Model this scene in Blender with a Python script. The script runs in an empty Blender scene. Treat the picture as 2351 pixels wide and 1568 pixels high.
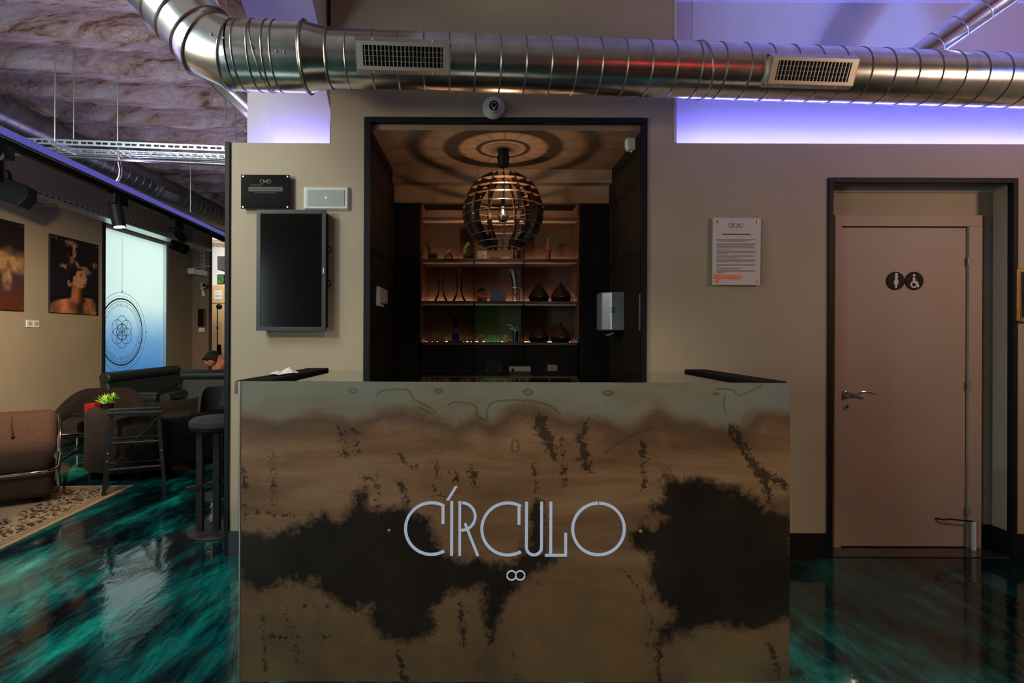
import bpy, bmesh, math, random
import numpy as np
from mathutils import Vector, Matrix, noise

R = random.Random(7)
S = bpy.context.scene
COL = S.collection
PI = math.pi

# ---------------------------------------------------------------- camera
F, CX, CY, H = 1240.0, 1110.0, 772.0, 1.33      # focal length and principal point in pixels of the 2351x1568 frame, eye height
ROLL = math.radians(0.2)
IW, IH = 2351.0, 1568.0
cam_d = bpy.data.cameras.new('camera')
cam = bpy.data.objects.new('camera', cam_d)
COL.objects.link(cam)
cam_d.sensor_fit = 'HORIZONTAL'
cam_d.sensor_width = 36.0
cam_d.lens = F / IW * 36.0
cam_d.shift_x = (IW / 2 - CX) / IW
cam_d.shift_y = -(IH / 2 - CY) / IW
cam_d.clip_start = 0.02
cam.matrix_world = Matrix.Translation((0, 0, H)) @ Matrix.Rotation(PI / 2, 4, 'X') @ Matrix.Rotation(ROLL, 4, 'Z')
S.camera = cam
S.view_settings.view_transform = 'Standard'
S.view_settings.look = 'None'
S.view_settings.gamma = 1.0
S.view_settings.use_curve_mapping = False
S.view_settings.exposure = 0.0


def W(px, py, Y):
    """point of the room seen at photo pixel (px, py) at distance Y"""
    u, v = px - CX, py - CY
    c, s = math.cos(ROLL), math.sin(ROLL)
    u, v = u * c + v * s, -u * s + v * c
    return Vector((u / F * Y, Y, H - v / F * Y))


def X_(px, Y):
    return (px - CX) / F * Y


def Z_(py, Y):
    return H - (py - CY) / F * Y


def srgb(r, g, b):
    f = lambda c: (c / 255 / 12.92) if c / 255 <= 0.04045 else ((c / 255 + 0.055) / 1.055) ** 2.4
    return (f(r), f(g), f(b), 1.0)


# ---------------------------------------------------------------- world and large lights
world = bpy.data.worlds.new('world')
S.world = world
world.use_nodes = True
world.node_tree.nodes['Background'].inputs[0].default_value = (0.55, 0.75, 1.0, 1)
world.node_tree.nodes['Background'].inputs[1].default_value = 0.5


def lamp(name, kind, loc, target, energy, color, size=0.3, size_y=None, blend=0.5, angle=60):
    d = bpy.data.lights.new(name, kind)
    d.energy = energy
    d.color = color
    if kind == 'AREA':
        d.size = size
        if size_y:
            d.shape = 'RECTANGLE'
            d.size_y = size_y
    else:
        d.shadow_soft_size = size
    if kind == 'SPOT':
        d.spot_size = math.radians(angle)
        d.spot_blend = blend
    o = bpy.data.objects.new(name, d)
    COL.objects.link(o)
    o.location = loc
    if target is not None:
        o.rotation_euler = (Vector(target) - Vector(loc)).to_track_quat('-Z', 'Y').to_euler()
    return o


# daylight of the street outside the frosted window in the left wall
lamp('street_daylight', 'AREA', (-7.0, 8.2, 2.4), (-5.2, 8.1, 1.9), 100, (0.97, 0.98, 0.97), 3.0, 2.6)
# daylight of the shop front behind the photographer, far to the left
lamp('shop_front_daylight', 'AREA', (-4.6, -2.2, 1.7), (-1.8, 3.2, 1.9), 95, (0.80, 0.95, 1.0), 1.6, 1.8)
# the near end of the spotlight track and the warm lamp on the right, above the frame
lamp('track_lamp_near', 'AREA', (-2.5, 1.75, 2.32), (-0.4, 3.3, 1.5), 20, (1.0, 0.86, 0.60), 0.16, 0.16)
lamp('added_blue_fill', 'SPOT', (3.5, 1.7, 2.75), (2.62, 2.9, 3.1), 120, (0.12, 0.28, 1.0), 0.05, blend=0.5, angle=34)  # added unseen spot that turns the branch duct blue
lamp('ceiling_lamp_right', 'AREA', (3.9, 1.2, 2.4), (2.2, 3.3, 1.2), 24, (1.0, 0.68, 0.48), 0.3, 0.3)
lamp('added_counter_fill', 'SPOT', (0.5, 0.2, 3.25), (0.15, 2.08, 0.45), 250, (1.0, 0.82, 0.62), 0.12, blend=0.7, angle=66)  # added fill for the counter front, cone kept off the niche
lamp('added_floor_fill', 'AREA', (-2.6, 1.9, 3.1), (-2.4, 2.6, 0.0), 48, (0.85, 1.0, 0.97), 0.8, 0.8)  # added cool fill brightening the floor on the lounge side

# ---------------------------------------------------------------- mesh helpers
OFF = {}


class MB:
    def __init__(self):
        self.v, self.f, self.sm = [], [], []

    def add(self, vs, fs, smooth=False):
        b = len(self.v)
        self.v += [Vector(p) for p in vs]
        for f in fs:
            self.f.append([b + i for i in f])
            self.sm.append(smooth)
        return self

    def box(self, x0, x1, y0, y1, z0, z1):
        return self.hexa([(x0, y0, z0), (x1, y0, z0), (x1, y1, z0), (x0, y1, z0), (x0, y0, z1), (x1, y0, z1), (x1, y1, z1), (x0, y1, z1)])

    def hexa(self, p):
        return self.add(p, [(0, 3, 2, 1), (4, 5, 6, 7), (0, 1, 5, 4), (1, 2, 6, 5), (2, 3, 7, 6), (3, 0, 4, 7)])

    def bar(self, p0, p1, w, h=None, up=(0, 0, 1)):
        """rectangular bar from p0 to p1, w across, h along up"""
        p0, p1 = Vector(p0), Vector(p1)
        h = h or w
        d = (p1 - p0).normalized()
        up = Vector(up)
        if abs(d.dot(up)) > 0.98:
            up = Vector((0, 1, 0))
        s = d.cross(up).normalized() * (w / 2)
        t = s.cross(d).normalized() * (h / 2)
        return self.hexa([p0 - s - t, p0 + s - t, p1 + s - t, p1 - s - t, p0 - s + t, p0 + s + t, p1 + s + t, p1 - s + t])

    def cyl(self, p0, p1, r0, r1=None, n=20, caps=True, smooth=True):
        return self.tube([p0, p1], [r0, r0 if r1 is None else r1], n, caps, smooth)

    def tube(self, pts, r, n=12, caps=True, smooth=True, closed=False):
        pts = [Vector(p) for p in pts]
        m = len(pts)
        rs = r if isinstance(r, (list, tuple)) else [r] * m
        vs, fs = [], []
        ref = None
        for i, p in enumerate(pts):
            if closed:
                d = (pts[(i + 1) % m] - pts[i - 1]).normalized()
            elif i == 0:
                d = (pts[1] - pts[0]).normalized()
            elif i == m - 1:
                d = (pts[-1] - pts[-2]).normalized()
            else:
                d = ((pts[i] - pts[i - 1]).normalized() + (pts[i + 1] - pts[i]).normalized()).normalized()
            if ref is None:
                ref = Vector((0, 0, 1)) if abs(d.z) < 0.9 else Vector((1, 0, 0))
            a = (ref - d * ref.dot(d)).normalized()
            ref = a
            b = d.cross(a)
            sc = 1.0
            for k in range(n):
                t = 2 * PI * k / n
                vs.append(p + (a * math.cos(t) + b * math.sin(t)) * rs[i] * sc)
        seg = m if closed else m - 1
        for i in range(seg):
            for k in range(n):
                i2, k2 = (i + 1) % m, (k + 1) % n
                fs.append((i * n + k, i * n + k2, i2 * n + k2, i2 * n + k))
        self.add(vs, fs, smooth)
        if caps and not closed:
            self.add([vs[k] for k in range(n)], [tuple(range(n - 1, -1, -1))])
            self.add([vs[(m - 1) * n + k] for k in range(n)], [tuple(range(n))])
        return self

    def lathe(self, prof, c=(0, 0, 0), n=24, axis='z', caps=True, smooth=True):
        """prof: list of (radius, height)"""
        c = Vector(c)
        vs, fs = [], []
        for r, h in prof:
            for k in range(n):
                t = 2 * PI * k / n
                a, b = r * math.cos(t), r * math.sin(t)
                vs.append(c + (Vector((a, b, h)) if axis == 'z' else Vector((a, -h, b)) if axis == '-y' else Vector((h, a, b))))
        for i in range(len(prof) - 1):
            for k in range(n):
                k2 = (k + 1) % n
                fs.append((i * n + k, i * n + k2, (i + 1) * n + k2, (i + 1) * n + k))
        self.add(vs, fs, smooth)
        if caps:
            if prof[0][0] > 1e-5:
                self.add(vs[:n], [tuple(range(n - 1, -1, -1))])
            if prof[-1][0] > 1e-5:
                self.add(vs[-n:], [tuple(range(n))])
        return self

    def ball(self, c, r, n=16, sx=1, sy=1, sz=1):
        c = Vector(c)
        m = max(6, n // 2)
        prof = [(max(1e-4, r * math.sin(PI * i / m)), -r * math.cos(PI * i / m)) for i in range(m + 1)]
        b = len(self.v)
        self.lathe(prof, (0, 0, 0), n, caps=False)
        for i in range(b, len(self.v)):
            p = self.v[i]
            self.v[i] = c + Vector((p.x * sx, p.y * sy, p.z * sz))
        return self

    def prism(self, poly, fn, d0, d1):
        """2D outline (a, b) extruded; fn(a, b, depth) -> point"""
        n = len(poly)
        vs = [fn(a, b, d0) for a, b in poly] + [fn(a, b, d1) for a, b in poly]
        fs = [tuple(range(n)), tuple(range(2 * n - 1, n - 1, -1))]
        for i in range(n):
            j = (i + 1) % n
            fs.append((i, i + n, j + n, j))
        return self.add(vs, fs)

    def ribbon(self, pts, w, fn, d0, d1, closed=False):
        """flat stroke of width w along 2D pts; fn(a, b, depth) -> point"""
        m = len(pts)
        L, Rr = [], []
        for i in range(m):
            p = Vector(pts[i])
            if closed:
                a, b = Vector(pts[i - 1]), Vector(pts[(i + 1) % m])
            else:
                a, b = Vector(pts[max(0, i - 1)]), Vector(pts[min(m - 1, i + 1)])
            t = (b - a).normalized()
            nrm = Vector((-t.y, t.x))
            k = 1.0
            if 0 < i < m - 1 or closed:
                t1 = (p - Vector(pts[i - 1])).normalized()
                k = 1 / max(0.4, abs(t1.dot(t)))
            L.append(p + nrm * w / 2 * k)
            Rr.append(p - nrm * w / 2 * k)
        seg = m if closed else m - 1
        vs = [fn(q.x, q.y, d) for d in (d0, d1) for q in L + Rr]
        fs = []
        o = 2 * m
        for i in range(seg):
            j = (i + 1) % m
            fs += [(i, j, m + j, m + i), (o + i, o + m + i, o + m + j, o + j), (i, o + i, o + j, j), (m + i, m + j, o + m + j, o + m + i)]
        if not closed:
            fs += [(0, m, o + m, o), (m - 1, o + m - 1, o + 2 * m - 1, 2 * m - 1)]
        return self.add(vs, fs)

    def build(self, name, mat, parent=None, bevel=0.0, seg=2, sub=0, base=None):
        me = bpy.data.meshes.new(name)
        if parent is not None:
            off = OFF[parent]
        elif base is not None:
            off = Vector(base)
        else:
            xs = [p.x for p in self.v]; ys = [p.y for p in self.v]; zs = [p.z for p in self.v]
            off = Vector(((min(xs) + max(xs)) / 2, (min(ys) + max(ys)) / 2, min(zs)))
        me.from_pydata([tuple(p - off) for p in self.v], [], self.f)
        me.validate()
        bm = bmesh.new()
        bm.from_mesh(me)
        if len(bm.verts) < 60000:
            bmesh.ops.remove_doubles(bm, verts=bm.verts, dist=1e-5)
        bmesh.ops.recalc_face_normals(bm, faces=bm.faces)
        bm.to_mesh(me)
        bm.free()
        if any(self.sm) or sub:
            for p in me.polygons:
                p.use_smooth = True
            try:
                me.set_sharp_from_angle(angle=math.radians(38))
            except Exception:
                pass
        me.materials.append(mat)
        o = bpy.data.objects.new(name, me)
        COL.objects.link(o)
        if parent is not None:
            o.parent = parent
        else:
            o.location = off
        OFF[o] = off
        if bevel:
            m = o.modifiers.new('bevel', 'BEVEL')
            m.width = bevel
            m.segments = seg
            m.limit_method = 'ANGLE'
        if sub:
            m = o.modifiers.new('sub', 'SUBSURF')
            m.levels = m.render_levels = sub
        return o


def thing(name, label, cat, loc=(0, 0, 0), group=None):
    o = bpy.data.objects.new(name, None)
    o.empty_display_size = 0.1
    COL.objects.link(o)
    o.location = loc
    OFF[o] = Vector(loc)
    return tag(o, label, cat, group)


def tag(o, label, cat, group=None):
    o['label'] = label
    o['category'] = cat
    if group:
        o['group'] = group
    return o


def struct(o, label=None):
    o['kind'] = 'structure'
    if label:
        o['label'] = label
    return o


def dup(root, loc, rz, label, group=None):
    r = root.copy()
    COL.objects.link(r)
    r.location = loc
    r.rotation_euler = (0, 0, rz)
    r['label'] = label
    if group:
        r['group'] = group
    for ch in list(root.children):
        c = ch.copy()
        COL.objects.link(c)
        c.parent = r
        for g in ch.children:
            d = g.copy()
            COL.objects.link(d)
            d.parent = c
    return r


def circ(cx, cy, r, a0=0, a1=360, n=32):
    return [(cx + r * math.cos(math.radians(a0 + (a1 - a0) * i / n)), cy + r * math.sin(math.radians(a0 + (a1 - a0) * i / n))) for i in range(n + (0 if a1 - a0 == 360 else 1))]


# ---------------------------------------------------------------- materials
def node(nt, t, **kw):
    n = nt.nodes.new(t)
    for k, v in kw.items():
        if k in n.inputs.keys() if isinstance(k, str) else False:
            n.inputs[k].default_value = v
        else:
            setattr(n, k, v)
    return n


def mat(name, col, rough=0.6, metal=0.0, var=0.08, vscale=4.0, bump=0.0, bscale=60.0, spec=0.5, trans=0.0, emit=None, estr=0.0, ior=1.45, coat=0.0, stretch=None):
    m = bpy.data.materials.new(name)
    m.use_nodes = True
    nt = m.node_tree
    b = nt.nodes['Principled BSDF']
    b.inputs['Roughness'].default_value = rough
    b.inputs['Metallic'].default_value = metal
    b.inputs['Specular IOR Level'].default_value = spec
    b.inputs['Transmission Weight'].default_value = trans
    b.inputs['IOR'].default_value = ior
    b.inputs['Coat Weight'].default_value = coat
    if emit:
        b.inputs['Emission Color'].default_value = emit
        b.inputs['Emission Strength'].default_value = estr
    tc = nt.nodes.new('ShaderNodeTexCoord')
    mp = nt.nodes.new('ShaderNodeMapping')
    if stretch:
        mp.inputs['Scale'].default_value = stretch
    nt.links.new(tc.outputs['Object'], mp.inputs['Vector'])
    if var > 0:
        n = nt.nodes.new('ShaderNodeTexNoise')
        n.inputs['Scale'].default_value = vscale
        n.inputs['Detail'].default_value = 5
        nt.links.new(mp.outputs[0], n.inputs['Vector'])
        cr = nt.nodes.new('ShaderNodeValToRGB')
        cr.color_ramp.elements[0].position = 0.3
        cr.color_ramp.elements[1].position = 0.7
        c0 = [max(0, c * (1 - var)) for c in col[:3]] + [1]
        c1 = [min(1, c * (1 + var)) for c in col[:3]] + [1]
        cr.color_ramp.elements[0].color = c0
        cr.color_ramp.elements[1].color = c1
        nt.links.new(n.outputs['Fac'], cr.inputs[0])
        nt.links.new(cr.outputs[0], b.inputs['Base Color'])
    else:
        b.inputs['Base Color'].default_value = col
    if bump > 0:
        n2 = nt.nodes.new('ShaderNodeTexNoise')
        n2.inputs['Scale'].default_value = bscale
        n2.inputs['Detail'].default_value = 6
        nt.links.new(mp.outputs[0], n2.inputs['Vector'])
        bp = nt.nodes.new('ShaderNodeBump')
        bp.inputs['Strength'].default_value = bump
        bp.inputs['Distance'].default_value = 0.01
        nt.links.new(n2.outputs['Fac'], bp.inputs['Height'])
        nt.links.new(bp.outputs[0], b.inputs['Normal'])
    return m


def emis(name, col, strength):
    m = bpy.data.materials.new(name)
    m.use_nodes = True
    nt = m.node_tree
    nt.nodes.clear()
    e = nt.nodes.new('ShaderNodeEmission')
    e.inputs[0].default_value = col
    e.inputs[1].default_value = strength
    o = nt.nodes.new('ShaderNodeOutputMaterial')
    nt.links.new(e.outputs[0], o.inputs[0])
    return m


M = {}
M['wall'] = mat('greige_plaster', (0.345, 0.288, 0.212, 1), 0.75, var=0.07, vscale=1.6, bump=0.06, bscale=35)
M['wall_up'] = mat('pale_plaster', (0.50, 0.46, 0.44, 1), 0.75, var=0.06, vscale=2.0, bump=0.08, bscale=30)
M['wall_dark'] = mat('dark_brown_paint', (0.014, 0.010, 0.008, 1), 0.8, var=0.15, vscale=2, spec=0.12)
M['niche_ceiling'] = mat('brown_ceiling_paint', (0.22, 0.155, 0.11, 1), 0.7, var=0.08)
M['trim'] = mat('black_trim', srgb(17, 19, 25), 0.55, var=0.1, spec=0.25)
M['base'] = mat('black_baseboard', srgb(20, 19, 20), 0.35, var=0.1)
M['black'] = mat('black_plastic', srgb(14, 13, 14), 0.55, var=0.1, spec=0.18)
M['blacksatin'] = mat('black_satin_metal', srgb(28, 28, 31), 0.5, var=0.12, spec=0.3)
M['screen'] = mat('black_screen_glass', srgb(9, 9, 10), 0.12, var=0.1)
M['frame_grey'] = mat('dark_grey_bezel', srgb(36, 43, 47), 0.45, var=0.06)
M['white'] = mat('white_plastic', srgb(214, 216, 216), 0.4, var=0.03)
M['offwhite'] = mat('off_white_plastic', srgb(190, 196, 194), 0.45, var=0.03)
M['lens'] = mat('milky_lens', srgb(150, 158, 158), 0.3, var=0.03)
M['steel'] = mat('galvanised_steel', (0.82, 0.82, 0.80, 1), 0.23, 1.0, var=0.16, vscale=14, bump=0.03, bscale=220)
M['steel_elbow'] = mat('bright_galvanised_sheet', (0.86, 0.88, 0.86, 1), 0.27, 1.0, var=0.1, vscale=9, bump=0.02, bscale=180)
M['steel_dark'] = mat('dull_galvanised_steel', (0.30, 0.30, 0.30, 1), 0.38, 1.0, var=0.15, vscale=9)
M['ring'] = mat('seam_ridge_steel', (0.34, 0.33, 0.31, 1), 0.35, 1.0, var=0.1)
M['alu'] = mat('grille_aluminium', (0.62, 0.58, 0.53, 1), 0.42, 0.85, var=0.05)
M['chrome'] = mat('chrome_tube', (0.8, 0.8, 0.8, 1), 0.08, 1.0, var=0.03)
M['zinc'] = mat('zinc_plated_steel', (0.62, 0.68, 0.68, 1), 0.35, 0.9, var=0.08)
M['brush'] = mat('brushed_steel', (0.62, 0.58, 0.52, 1), 0.3, 1.0, var=0.12, vscale=20, stretch=(1, 1, 0.1))
M['duct_shade'] = mat('duct_shade_black', (0.01, 0.01, 0.011, 1), 0.7, var=0.1)
M['door'] = mat('door_paint', (0.33, 0.245, 0.195, 1), 0.55, var=0.05, vscale=1.5)
M['threshold'] = mat('polished_black_threshold', (0.03, 0.02, 0.015, 1), 0.05, var=0.1, ior=2.2)
M['gold'] = mat('gilt_frame', (0.45, 0.28, 0.10, 1), 0.35, 0.8, var=0.15, vscale=20)
M['arm'] = mat('matt_black_board', srgb(16, 15, 15), 0.85, var=0.1, spec=0.1)
M['velvet'] = mat('brown_velvet', srgb(60, 39, 28), 0.9, var=0.22, vscale=60, bump=0.35, bscale=260)
M['velvet_dark'] = mat('dark_brown_velvet', srgb(27, 19, 15), 0.95, var=0.25, vscale=30, bump=0.3, bscale=240)
M['leather'] = mat('dark_green_leather', srgb(30, 42, 43), 0.42, var=0.15, vscale=10, bump=0.08, bscale=150)
M['black_wood'] = mat('black_stained_wood', srgb(32, 31, 31), 0.5, var=0.2, vscale=12)
M['cushion'] = mat('charcoal_cushion', srgb(40, 40, 44), 0.85, var=0.1, bump=0.2, bscale=200)
M['skin'] = mat('skin', srgb(190, 122, 92), 0.55, var=0.08, vscale=15)
M['hair'] = mat('black_cap', srgb(26, 24, 26), 0.8, var=0.1)
M['cloth'] = mat('dark_trousers', srgb(30, 30, 34), 0.85, var=0.1)
M['leaf'] = mat('bright_green_leaf', srgb(150, 196, 84), 0.5, var=0.25, vscale=20)
M['red'] = mat('red_glazed_box', srgb(140, 22, 16), 0.3, var=0.12)
M['glass'] = mat('clear_glass', (0.93, 0.95, 0.94, 1), 0.03, var=0.0, trans=1.0, ior=1.45)
M['glass_top'] = mat('counter_glass', (0.55, 0.75, 0.7, 1), 0.02, var=0.0, trans=1.0, ior=1.5)
M['glass_blue'] = mat('deep_blue_glass', (0.015, 0.03, 0.5, 1), 0.08, var=0.0, trans=0.55, ior=1.45)
M['glass_green'] = mat('green_glass', (0.12, 0.75, 0.22, 1), 0.2, var=0.1, vscale=30, trans=0.4)
M['smoke'] = mat('smoked_plastic', srgb(64, 40, 24), 0.12, var=0.1)
M['blob'] = mat('copper_glass_bead', (0.42, 0.25, 0.17, 1), 0.15, 0.5, var=0.3, vscale=40)
M['shelf'] = mat('dark_walnut_shelf', srgb(86, 58, 44), 0.45, var=0.2, vscale=9, stretch=(0.25, 2, 2))
M['shelf_back'] = mat('brown_back_panel', (0.10, 0.066, 0.046, 1), 0.6, var=0.08)
M['orange'] = mat('orange_band', srgb(224, 92, 40), 0.5, var=0.05)
M['pink'] = mat('salmon_tape', srgb(232, 128, 104), 0.55, var=0.03)
M['paper'] = mat('white_paper', srgb(196, 188, 186), 0.7, var=0.03)
M['print'] = mat('black_print', srgb(40, 36, 38), 0.7, var=0.0)
M['print_grey'] = mat('grey_print', srgb(92, 86, 86), 0.7, var=0.0)
M['print_gold'] = mat('gold_print', srgb(150, 112, 60), 0.5, var=0.0)
M['green_dark'] = mat('dark_green_plastic', srgb(46, 60, 32), 0.5, var=0.15)
M['green_pale'] = mat('lime_tongue', srgb(120, 140, 58), 0.5, var=0.15)
M['wood_hand'] = mat('carved_reddish_wood', srgb(112, 58, 30), 0.4, var=0.35, vscale=40, bump=0.3, bscale=60)
M['green_ball'] = mat('green_ball', srgb(70, 130, 60), 0.35, var=0.4, vscale=60)
M['cream'] = mat('cream_cabinet', srgb(196, 162, 118), 0.6, var=0.05)
M['tan'] = mat('patterned_tan', srgb(150, 118, 78), 0.8, var=0.5, vscale=30)
M['pillar'] = mat('brown_pillar_paint', srgb(126, 106, 90), 0.75, var=0.05)
M['copper'] = mat('brass_fitting', (0.7, 0.4, 0.15, 1), 0.3, 1.0, var=0.05)
M['grey_disp'] = mat('silver_grey_plastic', srgb(128, 134, 140), 0.3, 0.4, var=0.05)
M['led_blue'] = emis('violet_led_strip', (0.19, 0.20, 1.0, 1), 110.0)
M['led_blue2'] = emis('violet_led_strip_short', (0.20, 0.20, 1.0, 1), 70.0)
M['led_warm'] = emis('warm_led_strip', (1.0, 0.52, 0.30, 1), 28.0)
M['led_warm_low'] = emis('warm_led_strip_low', (1.0, 0.52, 0.30, 1), 4.5)
M['led_up'] = emis('pale_violet_uplight', (0.62, 0.52, 1.0, 1), 46.0)
M['led_green'] = emis('green_indicator', (0.1, 1.0, 0.15, 1), 2.5)
M['letter'] = emis('backlit_acrylic', (0.40, 0.47, 0.57, 1), 0.74)
M['lamp_face'] = emis('spot_lamp_face', (1.0, 0.78, 0.5, 1), 6.0)
M['filament'] = emis('bulb_filament', (1.0, 0.62, 0.28, 1), 14.0)
M['neon_red'] = emis('red_neon', (1.0, 0.05, 0.03, 1), 14.0)
def new_mat(name):
    m = bpy.data.materials.new(name)
    m.use_nodes = True
    return m, m.node_tree, m.node_tree.nodes['Principled BSDF']


def L(nt, a, b):
    nt.links.new(a, b)


def nmath(nt, op, a, b=None, clamp=False):
    n = nt.nodes.new('ShaderNodeMath')
    n.operation = op
    n.use_clamp = clamp
    for i, x in enumerate((a, b)):
        if x is None:
            continue
        if isinstance(x, (int, float)):
            n.inputs[i].default_value = x
        else:
            L(nt, x, n.inputs[i])
    return n.outputs[0]


def ramp(nt, fac, stops):
    r = nt.nodes.new('ShaderNodeValToRGB')
    e = r.color_ramp.elements
    while len(e) < len(stops):
        e.new(0.5)
    for i, (p, c) in enumerate(stops):
        e[i].position = p
        e[i].color = c if len(c) == 4 else (*c, 1)
    L(nt, fac, r.inputs[0])
    return r.outputs[0]


def tex_noise(nt, vec, scale, detail=6, rough=0.55, dist=0.0):
    n = nt.nodes.new('ShaderNodeTexNoise')
    n.inputs['Scale'].default_value = scale
    n.inputs['Detail'].default_value = detail
    n.inputs['Roughness'].default_value = rough
    n.inputs['Distortion'].default_value = dist
    L(nt, vec, n.inputs['Vector'])
    return n.outputs['Fac']


def mapping(nt, scale=(1, 1, 1), rot=(0, 0, 0), loc=(0, 0, 0), src='Object'):
    tc = nt.nodes.new('ShaderNodeTexCoord')
    mp = nt.nodes.new('ShaderNodeMapping')
    mp.inputs['Scale'].default_value = scale
    mp.inputs['Rotation'].default_value = rot
    mp.inputs['Location'].default_value = loc
    L(nt, tc.outputs[src], mp.inputs['Vector'])
    return mp.outputs[0]


def mixc(nt, fac, a, b, mode='MIX'):
    n = nt.nodes.new('ShaderNodeMix')
    n.data_type = 'RGBA'
    n.blend_type = mode
    for s, x in ((0, fac), (6, a), (7, b)):
        if isinstance(x, (int, float)):
            n.inputs[s].default_value = x
        elif isinstance(x, tuple):
            n.inputs[s].default_value = x if len(x) == 4 else (*x, 1)
        else:
            L(nt, x, n.inputs[s])
    return n.outputs[2]


def bump(nt, h, strength, dist=0.01):
    b = nt.nodes.new('ShaderNodeBump')
    b.inputs['Strength'].default_value = strength
    b.inputs['Distance'].default_value = dist
    L(nt, h, b.inputs['Height'])
    return b.outputs[0]


# poured epoxy floor: teal veils and streaks in black resin under a mirror coat
m, nt, b = new_mat('teal_black_epoxy')
v1 = mapping(nt, (1.0, 0.42, 1), (0, 0, math.radians(-52)))
warp = tex_noise(nt, v1, 1.1, 3, 0.5)
veil = tex_noise(nt, v1, 1.15, 10, 0.62, 1.7)
v2 = mapping(nt, (3.4, 0.8, 1), (0, 0, math.radians(-50)), (3, 1, 0))
streak = tex_noise(nt, v2, 1.6, 8, 0.68, 0.7)
fine = tex_noise(nt, mapping(nt, (9.0, 2.0, 1), (0, 0, math.radians(-55)), (7, 2, 0)), 2.2, 10, 0.72, 1.2)
s = nmath(nt, 'ADD', nmath(nt, 'ADD', nmath(nt, 'MULTIPLY', veil, 0.62), nmath(nt, 'MULTIPLY', streak, 0.24)), nmath(nt, 'MULTIPLY', fine, 0.15))
colr = ramp(nt, s, [(0.36, srgb(4, 7, 11)), (0.46, srgb(2, 22, 28)), (0.51, srgb(2, 58, 62)), (0.56, srgb(4, 108, 104)), (0.62, srgb(22, 150, 138)), (0.70, srgb(90, 205, 185))])
sp = mapping(nt, (1, 1, 1))
# the pour runs darker towards the door side and keeps its bright veils on the lounge side
sx = nt.nodes.new('ShaderNodeSeparateXYZ')
L(nt, sp, sx.inputs[0])
blk = tex_noise(nt, sp, 0.8, 4, 0.6, 0.4)
side = nmath(nt, 'ADD', blk, nmath(nt, 'MULTIPLY', sx.outputs[0], 0.055))
bm_ = ramp(nt, side, [(0.46, (0, 0, 0)), (0.62, (1, 1, 1))])
colr = mixc(nt, bm_, colr, mixc(nt, 0.80, colr, srgb(3, 5, 9)))
vein = tex_noise(nt, mapping(nt, (2.2, 0.5, 1), (0, 0, math.radians(-60))), 2.2, 6, 0.6, 1.4)
vm = ramp(nt, vein, [(0.484, (0, 0, 0)), (0.5, (1, 1, 1)), (0.516, (0, 0, 0))])
colr = mixc(nt, nmath(nt, 'MULTIPLY', vm, 0.6), colr, srgb(24, 12, 12))
L(nt, colr, b.inputs['Base Color'])
b.inputs['Roughness'].default_value = 0.055
b.inputs['IOR'].default_value = 1.62
bh = tex_noise(nt, mapping(nt, (4, 1.6, 1), (0, 0, math.radians(-50))), 3.0, 5, 0.6, 0.5)
L(nt, bump(nt, bh, 0.12, 0.012), b.inputs['Normal'])
M['floor'] = m

# sprayed rough plaster of the ribbed ceiling
m, nt, b = new_mat('rough_sprayed_plaster')
v = mapping(nt, (1, 1, 1))
n1 = tex_noise(nt, mapping(nt, (1.0, 5.0, 1.0), (0, 0, -.14)), 2.6, 8, 0.68, 0.5)
n2 = tex_noise(nt, mapping(nt, (9, 30, 10), (0, 0, 0.7)), 1.8, 3, 0.6, 0.6)
colr = ramp(nt, n1, [(0.36, srgb(120, 86, 60)), (0.44, srgb(184, 160, 140)), (0.60, srgb(214, 204, 196))])
L(nt, colr, b.inputs['Base Color'])
b.inputs['Roughness'].default_value = 0.95
L(nt, bump(nt, nmath(nt, 'ADD', n1, nmath(nt, 'MULTIPLY', n2, 1.0)), 1.0, 0.06), b.inputs['Normal'])
M['ceil'] = m

# patterned rug
m, nt, b = new_mat('scrollwork_rug')
v = mapping(nt, (1, 1, 1))
w1 = nt.nodes.new('ShaderNodeTexVoronoi')
w1.feature = 'DISTANCE_TO_EDGE'
w1.inputs['Scale'].default_value = 17
wn = tex_noise(nt, v, 7, 3, 0.5, 1.5)
vadd = nt.nodes.new('ShaderNodeVectorMath')
vadd.operation = 'ADD'
L(nt, v, vadd.inputs[0])
comb = nt.nodes.new('ShaderNodeCombineXYZ')
L(nt, nmath(nt, 'MULTIPLY', wn, 0.25), comb.inputs[0])
L(nt, nmath(nt, 'MULTIPLY', wn, -0.2), comb.inputs[1])
L(nt, comb.outputs[0], vadd.inputs[1])
L(nt, vadd.outputs[0], w1.inputs['Vector'])
pat = ramp(nt, w1.outputs['Distance'], [(0.10, srgb(178, 146, 114)), (0.14, srgb(74, 46, 32))])
L(nt, pat, b.inputs['Base Color'])
b.inputs['Roughness'].default_value = 0.95
L(nt, bump(nt, w1.outputs['Distance'], 0.4, 0.01), b.inputs['Normal'])
M['rug'] = m
M['rug_plain'] = mat('plain_rug_border', srgb(172, 142, 112), 0.95, var=0.12, vscale=30, bump=0.3, bscale=200)
M['rug_line'] = mat('dark_rug_line', srgb(78, 54, 40), 0.95, var=0.12, vscale=30)

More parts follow.
